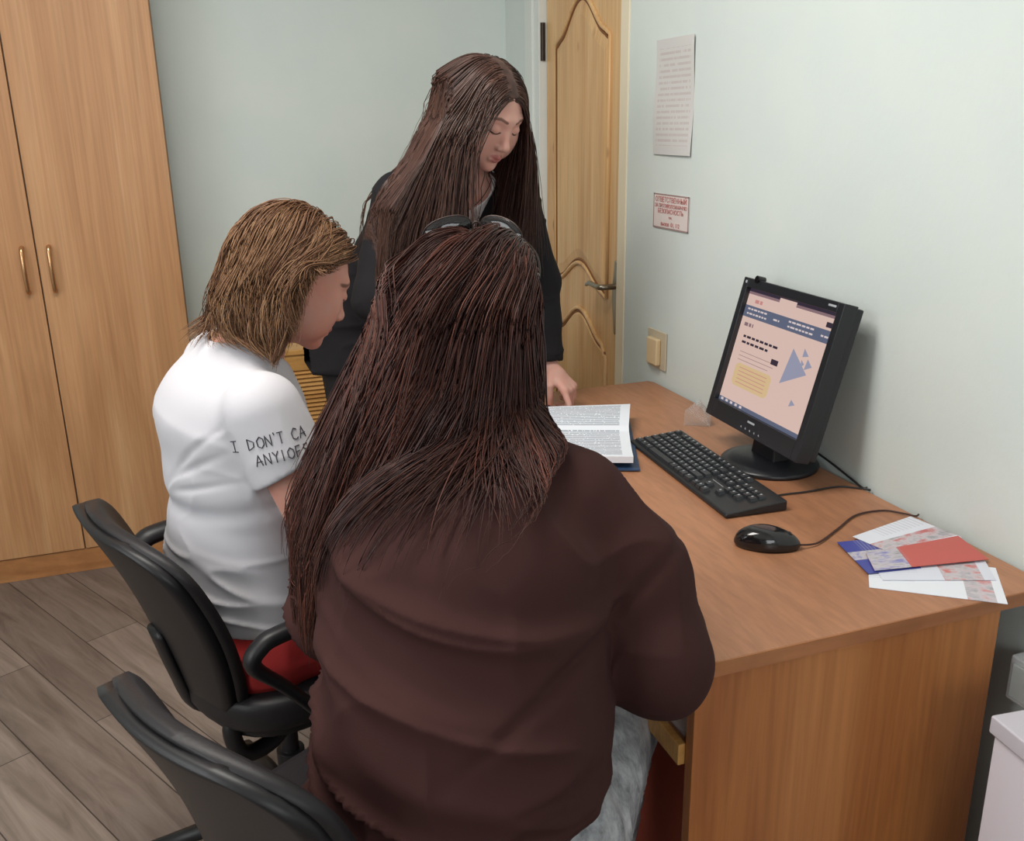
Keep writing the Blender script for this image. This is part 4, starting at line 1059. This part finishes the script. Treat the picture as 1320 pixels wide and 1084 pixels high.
    # hair
    m_h = hair_mat('hair_brown', (52, 35, 31), (74, 50, 43), (98, 70, 59), .40, .35)
    cap('scalp_hair', hf, hc, Rm, m_h, t)
    coll = lambda P: np.minimum(bt(P), body(P))
    def lgw(P):      # outline of the fall over the right shoulder
        z = P[:, 2]; return P[:, 0] - .022 * vnoise(P * [1, 70, 3], 8) + .008 - np.interp(z, [1.05, 1.15, 1.27, 1.38, 1.465, 1.53, 1.60], [.43, .44, .46, .545, .592, .605, .57])
    def rgw(P):
        z = P[:, 2]; return np.interp(z, [1.10, 1.19, 1.30, 1.46, 1.60], [.865, .865, .845, .795, .80]) - P[:, 0]
    def style(Pw, Q, tt, Q0):
        o = np.zeros_like(Pw); sx = np.sign(Q0[:, 0] + 1e-6)
        # person's right side hair (picture left) sweeps back over the shoulder, left side falls in front
        rt = Q0[:, 0] > 0; bk = np.clip((.03 - Q0[:, 1]) / .06, 0, 1)
        o[rt] += np.outer((1.2 * bk[rt] + .10) * (1 if tt < .9 else .3) * (tt > .10), [-1, .25, 0]); o[~rt] += np.outer((.15 + .9 * bk[~rt]) * (tt > .10), [-.2, .9, 0])
        o += (.5 * np.clip((Q0[:, 1] + .01) / .04, 0, 1) * (tt < .16))[:, None] * (Rm[:, 1] * -.9 + 0)[None]
        o += (np.exp(-((Q[:, 2] - .01) / .05) ** 2) * .5 * sx * (Q[:, 1] > -.02) * (tt < .4))[:, None] * Rm[:, 0][None]
        return o
    hair('hair', hc, Rm, hf, coll, m_h, t, n=7000, steps=36, lay=(.003, .015), style=style, lenfn=lambda Q, g: np.where(Q[:, 0] < -.0, .36 + .9 * np.clip(Q[:, 1], 0, .05), .46) + .05 * g.rand(len(Q)), rad=.0011, clump=.36, seed=5, stiff=.30, nguide=260,
         guards=[ell((-.004, .135, -.035), (.056, .10, .098))], wguards=[lgw, rgw], keep=lambda Q: (Q[:, 0] > -.02) | (Q[:, 2] > .085) | (np.sin(Q[:, 2] * 9000) > .15))

# =================================================================== seated woman, white T-shirt
def white():
    t = empty('person', (.10, 1.68, 0), 0, 'woman with light-brown bob, white lettered T-shirt and red trousers, seated in profile', 'person')
    m_sk = skin_mat('skin_rosy', (202, 150, 134), (170, 100, 98), (96, 66, 52))
    f0 = nrm([.97, .24, 0]); r0 = nrm(np.cross(f0, [0, 0, 1]))
    hc = V3(.194, 1.665, 1.200); Rm = frame((.975, .22), R(27)); hf = head_local(1.06)
    pel, wai, che, nb = V3(.075, 1.665, .595), V3(.066, 1.66, .72), V3(.078, 1.66, .93), V3(.090, 1.655, 1.085)
    SR, SL = V3(.106, 1.495, 1.015), nb - r0 * .165 + V3(.01, 0, -.065)
    ER, WR = V3(.178, 1.445, .80), V3(.42, 1.50, .775)
    EL, WL = V3(.20, 1.86, .80), V3(.44, 1.80, .775)
    hR, n1 = hand(WR, (.9, .25, -.02), (0, 0, -1), -1, (.25, .3, .3, .35)); hL, n2 = hand(WL, (.9, -.1, -.02), (0, 0, -1), 1, (.25, .3, .3, .35))
    kR, kL = V3(.50, 1.58, .53), V3(.48, 1.80, .53); aR, aL = V3(.50, 1.62, .09), V3(.50, 1.82, .09)
    body = union([spine([pel, wai, che, nb + V3(0, 0, -.03)], [.155, .135, .145, .08], [.115, .105, .105, .06], r0),
                  cone(nb + V3(0, 0, -.03), hc + Rm @ V3(0, -.028, -.055), .058, .054),
                  chain([SR, ER, WR], [.050, .040, .027]), chain([SL, EL, WL], [.050, .040, .027]),
                  chain([pel + r0 * .08, kR, aR], [.085, .055, .036]), chain([pel - r0 * .08, kL, aL], [.085, .055, .036])], .03)
    hd = local(lambda P: hf((P - hc) @ Rm), hc, .17)
    full = lambda P: smin(smin(smin(body(P), hd(P), .014), hL(P), .012), hR(P), .012)
    sdfobj('body', full, V3(-.10, 1.38, .05), V3(.66, 1.95, 1.36), HB, m_sk, t, attrs=face_attrs(hc, Rm, (), True))
    # cheek mole
    # T-shirt
    m_ts = mat('tshirt_white', (192, 189, 194), .78, spec=.2); bump(m_ts, noise(m_ts, coords(m_ts), 260, 2), .08, .001)
    st = spine([pel + V3(-.005, 0, .0), pel + V3(-.01, 0, .09), wai + V3(-.004, 0, .03), che + V3(-.004, 0, -.06), che + V3(-.012, 0, .04), nb + V3(-.01, 0, -.05)], [.185, .172, .158, .168, .172, .125], [.138, .132, .124, .128, .122, .085], r0)
    slR, slL = SR + (ER - SR) * .44, SL + (EL - SL) * .56
    sR, sL = cone(SR, SR + (ER - SR) * 0.75, .064, .066), cone(SL, SL + (EL - SL) * .75, .070, .070)
    nR = nrm(nrm(ER - SR) + V3(.14, 0, 0)); cR = plane(slR, nR); cL = plane(slL, nrm(EL - SL)); armR = chain([SR, ER], [.056, .050]); armL = chain([SL, EL], [.056, .050])
    neck = cone(nb + V3(.012, 0, -.005), hc, .066, .06)
    def ts(P):
        a = smax(sR(P), cR(P), .004); b = smax(sL(P), cL(P), .004)
        a = np.where((P - slR) @ nR > -.03, np.maximum(a, -armR(P)), a)
        d = smin(smin(st(P), a, .03), b, .03); d = smax(d, (pel[2] + .015) - P[:, 2] + .10 * (P[:, 0] - .06) * 0, .006)
        # bra line pinch
        u = (P - che) ; d = d + .006 * np.exp(-((P[:, 2] - .835 - .12 * (P[:, 0] - .0)) / .016) ** 2) * (P[:, 0] < .12)
        return smax(d, -neck(P), .006)
    def wr_(P):
        z = P[:, 2]; s_ = P @ r0
        a = .0085 * ridges(np.stack([P @ f0 * 9 + 6 * z, s_ * 8 + 5 * z, z * 34 + 9 * (P @ f0)], 1), V3(1, 1, 1), 11) ** 5 * np.clip((.80 - z) / .08, 0, 1)
        a += .0022 * ridges(np.stack([P @ f0 * 12, s_ * 9, z * 17 + 14 * (P @ f0) - 14 * s_], 1), V3(1, 1, 1), 5) ** 4 * np.clip((z - .80) / .05, 0, 1) * np.clip((1.05 - z) / .08, 0, 1)
        for z0, k0, w0, am in ((.925, .55, .007, .0045), (.885, .30, .006, .004), (.955, .85, .008, .004)):
            a -= am * np.exp(-((z - z0 - k0 * (s_ - SR @ r0 + .06)) / w0) ** 2) * np.exp(-((s_ - SR @ r0 + .075) / .05) ** 2)
        return a
    tee = sdfobj('tshirt', ts, V3(-.16, 1.34, .54), V3(.34, 1.98, 1.16), .0042, m_ts, t, disp=wr_)
    # hand-lettered slogan on the sleeve: strokes traced onto the cloth
    ink = mat('marker_ink', (46, 40, 52), .6)
    ax = nrm(ER - SR); n_out = nrm(V3(.05, -1, .12)); n_out = nrm(n_out - ax * (n_out @ ax)); right_ = nrm(np.cross(ax, n_out))
    if right_[0] < 0: right_ = -right_
    tl = R(-10); right_ = nrm(right_ * math.cos(tl) - ax * math.sin(tl)); axd = nrm(ax * math.cos(tl) + right_ * math.sin(tl))
    GL = {'I': [[(0, 0), (.4, 0)], [(.2, 0), (.2, 1)], [(0, 1), (.4, 1)]], 'D': [[(0, 0), (0, 1), (.45, .75), (.5, .35), (0, 0)]], 'O': [[(.3, 0), (.02, .3), (.05, .8), (.35, 1), (.6, .7), (.58, .25), (.3, 0)]],
          'N': [[(0, 1), (0, 0), (.5, 1), (.5, 0)]], "'": [[(.05, -.1), (.1, .15)]], 'T': [[(0, 0), (.55, 0)], [(.28, 0), (.28, 1)]], 'C': [[(.55, .15), (.3, 0), (.02, .4), (.1, .85), (.35, 1), (.6, .85)]],
          'A': [[(0, 1), (.28, 0), (.55, 1)], [(.05, .65), (.55, .6)]], 'Y': [[(0, 0), (.25, .45), (.5, 0)], [(.25, .45), (.25, 1)]], 'F': [[(.05, 1), (.05, 0), (.45, 0)], [(.05, .5), (.4, .45)]], 'S': [[(.45, .05), (.1, .05), (.05, .4), (.42, .6), (.35, .95), (0, .95)]], '1': [[(.1, .0), (.1, 1)]]}
    from mathutils.bvhtree import BVHTree
    bpy.context.view_layer.update(); dg = bpy.context.evaluated_depsgraph_get(); bv = BVHTree.FromObject(tee, dg); inv = tee.matrix_world.inverted()
    for line, x0, down, ch, wd_ in (("I DON'T CA", -.066, .034, .0180, .0168), ("ANY1OFS", -.044, .062, .0175, .0170)):
        x = x0
        for ci, chh in enumerate(line):
            if chh == ' ': x += wd_ * .55; continue
            bm = bmesh.new()
            adv = .25 if chh in "'" else (.45 if chh == '1' else .68)
            for stq in GL[chh]:
                pts = []
                for a, b in zip(stq, stq[1:]):
                    for k in range(4): pts.append((a[0] + (b[0] - a[0]) * k / 4, a[1] + (b[1] - a[1]) * k / 4))
                pts.append(stq[-1]); wp = []
                for (u, v) in pts:
                    o_ = SR + ax * down + axd * (v * ch) + right_ * (x + u * wd_ + .0) + ax * (-.30 * (x + u * wd_ - x0) * 0) + n_out * .16
                    pass
                    hit = bv.ray_cast(inv @ Vector(o_), inv.to_3x3() @ Vector(-n_out))
                    if hit[0] is not None: wp.append(tee.matrix_world @ (hit[0] + hit[1] * .0006))
                if len(wp) > 1: tube(bm, wp, .00085, 5)
            x += wd_ * (adv + .08); lt = bmobj('sleeve_letter', bm, ink); reparent(lt, tee)
    # trousers
    m_r = mat('trousers_red', (160, 34, 32), .75)
    th = union([spine([pel + V3(-.02, 0, -.03), pel + V3(0, 0, .05)], [.190, .165], [.135, .125], r0), chain([pel + r0 * .085 + V3(.02, 0, -.01), kR, aR], [.098, .078, .060]), chain([pel - r0 * .085 + V3(.02, 0, -.01), kL, aL], [.098, .078, .060])], .03)
    sdfobj('trousers', lambda P: smax(th(P), .05 - P[:, 2], .004), V3(-.16, 1.38, .03), V3(.64, 1.98, .72), .0065, m_r, t, disp=lambda P: .004 * ridges(P, V3(14, 14, 30), 2) ** 3)
    m_sh = mat('shoe_grey', (70, 68, 70), .5)
    for a in (aR, aL): shoe('shoe', (a[0] - .04, a[1], 0), (a[0] + .13, a[1] + .03, 0), m_sh, t)
    # hair: full bob, side-swept fringe
    m_h = hair_mat('hair_light_brown', (84, 54, 40), (118, 84, 60), (150, 116, 86), .55, .25)
    cap('scalp_hair', hf, hc, Rm, m_h, t, .004)
    coll = lambda P: np.minimum(st(P), body(P))
    def style(Pw, Q, tt, Q0):
        o = np.zeros_like(Pw); frn = np.clip((Q0[:, 1] - .01) / .05, 0, 1)
        bkr = np.clip((-.02 - Q0[:, 1]) / .04, 0, 1); o += (-(.75 - .55 * tt) * (1 - .30 * bkr) - 1.3 * frn * (tt < .9))[:, None] * Rm[:, 1][None]                  # swept back
        o += (frn * (tt < .8) * 1.0)[:, None] * Rm[:, 0][None]
        o += (np.sign(Q0[:, 0]) * .2 * (tt < .3))[:, None] * Rm[:, 0][None]
        if tt > .66: o += 2.2 * Rm[:, 1][None] * (tt - .66) / .34
        return o
    def ln(Q, g): return np.where(Q[:, 1] > .035, .155, np.where(Q[:, 2] > 0, .208, .108)) - .0 + (Q[:, 2] - .05) * .6 * (Q[:, 1] <= .035) + .02 * g.rand(len(Q))
    hair('hair', hc, Rm, hf, coll, m_h, t, n=7500, steps=26, lay=(.006, .030), style=style, lenfn=ln, rad=.0010, clump=.4, seed=9, stiff=.34, toplay=.6, part=-.02, nguide=420, curl=.22,
         guards=[lambda Q: np.maximum(np.where(1, 1, 1) * ((.016 + .34 * Q[:, 1]) - Q[:, 2]) * -.94, -.010 - Q[:, 1]) * 1.0])

# =================================================================== seated woman, dark brown sweater
def brown():
    t = empty('person', (.26, 1.0, 0), 0, 'woman with long dark auburn hair in a dark brown sweater seated nearest the camera', 'person')
    m_sk = skin_mat('skin_light', (210, 164, 148), (176, 106, 104), (84, 56, 48))
    f0 = nrm([.62, .78, 0]); r0 = nrm(np.cross(f0, [0, 0, 1]))
    hc = V3(.380, 1.215, 1.195); Rm = frame((.55, .835), R(14), R(0)); hf = head_local(1.08)
    pel, wai, che, nb = V3(.262, .975, .56), V3(.275, .975, .74), V3(.300, 1.03, .93), V3(.360, 1.135, 1.045)
    SR, SL = V3(.442, 1.035, .972), V3(.225, 1.21, .955)
    ER, WR = V3(.522, .935, .79), V3(.620, 1.125, .790)
    EL, WL = V3(.175, 1.23, .79), V3(.40, 1.42, .77)
    hR, n1 = hand(WR, (-.45, .9, -.02), (0, 0, -1), -1, (.25, .3, .3, .35)); hL, n2 = hand(WL, (.6, .6, -.05), (0, 0, -1), 1, (.3, .3, .3, .35))
    kR, kL = V3(.575, 1.20, .53), V3(.44, 1.36, .53); aR, aL = V3(.56, 1.24, .09), V3(.44, 1.40, .09)
    body = union([spine([pel, wai, che, nb + V3(0, 0, -.03)], [.165, .150, .140, .08], [.13, .12, .10, .06], r0),
                  cone(nb + V3(0, 0, -.03), hc + Rm @ V3(0, -.028, -.055), .062, .058),
                  chain([SR, ER, WR], [.048, .045, .030]), chain([SL, EL, WL], [.058, .048, .030]),
                  chain([pel + r0 * .10, kR, aR], [.095, .065, .042]), chain([pel - r0 * .10, kL, aL], [.095, .065, .042])], .03)
    hd = local(lambda P: hf((P - hc) @ Rm), hc, .17)
    full = lambda P: smin(smin(smin(body(P), hd(P), .014), hL(P), .012), hR(P), .012)
    sdfobj('body', full, V3(.02, .78, .05), V3(.92, 1.62, 1.36), .0038, m_sk, t, attrs=face_attrs(hc, Rm, (), True))
    m_sw_ = mat('sweater_brown', (58, 34, 32), .85, spec=.15); bump(m_sw_, noise(m_sw_, coords(m_sw_), 400, 2), .15, .001)
    st = spine([pel + V3(.0, -.0, -.09), pel + V3(0, 0, .04), wai, che + V3(0, 0, -.02), nb + V3(-.01, -.01, -.06), nb + V3(0, 0, -.01)], [.186, .186, .176, .172, .135, .085], [.165, .160, .148, .132, .105, .070], r0)
    aRm = chain([SR, (SR + ER) / 2 + V3(.022, .012, .008), ER, WR - (WR - ER) * .1], [.078, .076, .065, .048], .03); aLm = chain([SL, EL, WL - (WL - EL) * .1], [.074, .064, .050], .03)
    neck = cone(nb + V3(0, 0, .0), hc, .070, .07)
    hem = plane(V3(.313, .86, .640), (.45, .0, -1))
    def sw__(P):
        d = smin(smin(st(P), aRm(P), .028), aLm(P), .04); d = smax(d, hem(P), .006); return smax(d, -neck(P), .006)
    def wr_(P):
        z = P[:, 2]; u = (P - pel) @ r0; fx = (P - pel) @ f0
        onb = np.clip((1.0 - z) / .06, 0, 1) * np.clip((.21 - u) / .05, 0, 1)
        # folds sweep from the right armpit down and across to the left
        q = np.stack([u * 3.2 + 5, fx * 4, (z + .22 * u - .5 * u * u) * 24], 1)
        a = .017 * ridges(q, V3(1, 1, 1), 21) ** 4 * onb
        a -= .010 * np.exp(-((z - .862 - .9 * (u - .16)) / .012) ** 2) * np.exp(-((u - .16) / .07) ** 2)
        a += .005 * ridges(np.stack([u * 14, fx * 14, z * 9], 1), V3(1, 1, 1), 4) ** 3
        return a
    sdfobj('sweater', sw__, V3(-.02, .72, .40), V3(.80, 1.50, 1.12), .005, m_sw_, t, disp=wr_)
    m_j = mat('jeans_grey', (140, 140, 144), .8); _n = noise(m_j, coords(m_j), 22, 6, .7); L(m_j, ramp(m_j, _n, [(.3, (84, 84, 88)), (.5, (150, 150, 154)), (.7, (190, 190, 194))]), bsdf(m_j).inputs['Base Color'])
    th = union([spine([pel + V3(0, 0, -.05), pel + V3(0, 0, .03)], [.215, .20], [.16, .15], r0), chain([pel + r0 * .105 + f0 * .02, kR, aR], [.108, .088, .062]), chain([pel - r0 * .105 + f0 * .02, kL, aL], [.108, .088, .062])], .03)
    sdfobj('jeans', lambda P: smax(th(P), .05 - P[:, 2], .004), V3(.0, .74, .03), V3(.74, 1.56, .68), .0065, m_j, t, disp=lambda P: .005 * ridges(P, V3(14, 14, 26), 2) ** 3)
    m_sh = mat('shoe_white', (190, 190, 190), .5)
    for a in (aR, aL): shoe('shoe', (a[0] - .03, a[1] - .03, 0), (a[0] + .07, a[1] + .11, 0), m_sh, t)
    m_h = hair_mat('hair_auburn', (44, 26, 24), (68, 40, 35), (104, 60, 48), .42, .3)
    cap('scalp_hair', hf, hc, Rm, m_h, t, .004)
    coll = lambda P: np.minimum(smin(st(P), smin(aRm(P), aLm(P), .03), .03), smin(body(P), local(lambda P_: hf((P_ - hc) @ Rm), hc, .2)(P), .06))
    back = -f0; left = -r0
    def lgw(P):
        z = P[:, 2]; return P[:, 0] - .018 * vnoise(P * [1, 60, 3], 8) + .008 - np.interp(z, [.93, 1.003, 1.055, 1.13, 1.21, 1.28, 1.35], [.105, .125, .152, .195, .230, .235, .20])
    def rgw(P):
        z = P[:, 2]; return np.interp(z, [.90, .98, 1.03, 1.07, 1.20, 1.35], [.23, .27, .38, .45, .455, .48]) - P[:, 0]
    def style(Pw, Q, tt, Q0):
        o = np.zeros_like(Pw)
        o += (.6 * (tt < .22) + 1.0 * (Q0[:, 1] > -.005) * (tt < .55))[:, None] * (-Rm[:, 1])[None]
        o += (.52 if tt < .5 else .36) * left[None] * np.clip((.055 - Q0[:, 0]) / .04, 0, 1)[:, None]
        o += (.22 * np.clip(1 - tt, 0, 1)) * back[None]
        return o
    hair('hair', hc, Rm, hf, coll, m_h, t, n=8500, steps=40, lay=(.004, .022), style=style, lenfn=lambda Q, g: np.interp(Q[:, 0], [-.07, 0, .035, .06], [.46, .44, .33, .23]) + .04 * g.rand(len(Q)), rad=.0011, clump=.38, seed=3, stiff=.3, nguide=260,
         guards=[lambda Q: np.maximum(np.maximum(.03 - Q[:, 0], -.002 - Q[:, 1]), Q[:, 2] - .002)], wguards=[lgw, rgw], keep=lambda Q: ~((Q[:, 0] > .03) & (Q[:, 1] > -.03) & (Q[:, 2] < .05)))
    # sunglasses pushed up on the head: a thing resting on her
    g = empty('sunglasses', tuple(hc + Rm @ V3(0, .03, .12)), 0, 'dark sunglasses with thin metal rims pushed up on the auburn-haired woman\'s head', 'sunglasses')
    m_lens = mat('lens_dark', (30, 26, 28), .08, spec=.7); bsdf(m_lens).inputs['Alpha'].default_value = .86
    def HP(x, y, z): return Vector(hc + Rm @ V3(x * 1.08 - .014, y, z - .010))
    for s in (-1, 1):
        ring = [(s * .036 + .030 * math.copysign(abs(math.cos(a)) ** .8, math.cos(a)), .022 * math.copysign(abs(math.sin(a)) ** .8, math.sin(a))) for a in [2 * math.pi * k / 32 for k in range(32)]]
        pts = [HP(u, .034 - .30 * w - u * u * 5.0, .139 + w * .75 - u * u * 4.5) for u, w in ring]
        bm = bmesh.new(); tube(bm, pts, .0013, 8, closed=True); P(bmobj('rim', bm, m_nickel if False else m_dark_metal, smooth=True), g)
        cc = sum(pts, Vector()) / len(pts); bm = bmesh.new(); vc = bm.verts.new(cc + Vector(Rm @ V3(0, .002, .002))); vs = [bm.verts.new(p) for p in pts]
        vs2 = [bm.verts.new(p - Vector(Rm @ V3(0, .001, .001))) for p in pts]; vc2 = bm.verts.new(cc)
        for i in range(32): bm.faces.new((vc, vs[i], vs[(i + 1) % 32])); bm.faces.new((vc2, vs2[(i + 1) % 32], vs2[i])); bm.faces.new((vs[i], vs2[i], vs2[(i + 1) % 32], vs[(i + 1) % 32]))
        P(bmobj('lens', bm, m_lens, smooth=True), g)
        bm = bmesh.new(); tube(bm, smoothpath([HP(s * .066, .012, .120), HP(s * .086, .008, .098), HP(s * .094, -.01, .066), HP(s * .092, -.055, .030), HP(s * .080, -.08, .000)], 6), .0018, 8); P(bmobj('temple', bm, m_dark_metal, smooth=True), g)
    bm = bmesh.new(); tube(bm, smoothpath([HP(-.008, .034, .139), HP(0, .032, .145), HP(.008, .034, .139)], 5), .0015, 8); P(bmobj('bridge', bm, m_dark_metal, smooth=True), g)

girl(); white(); brown()
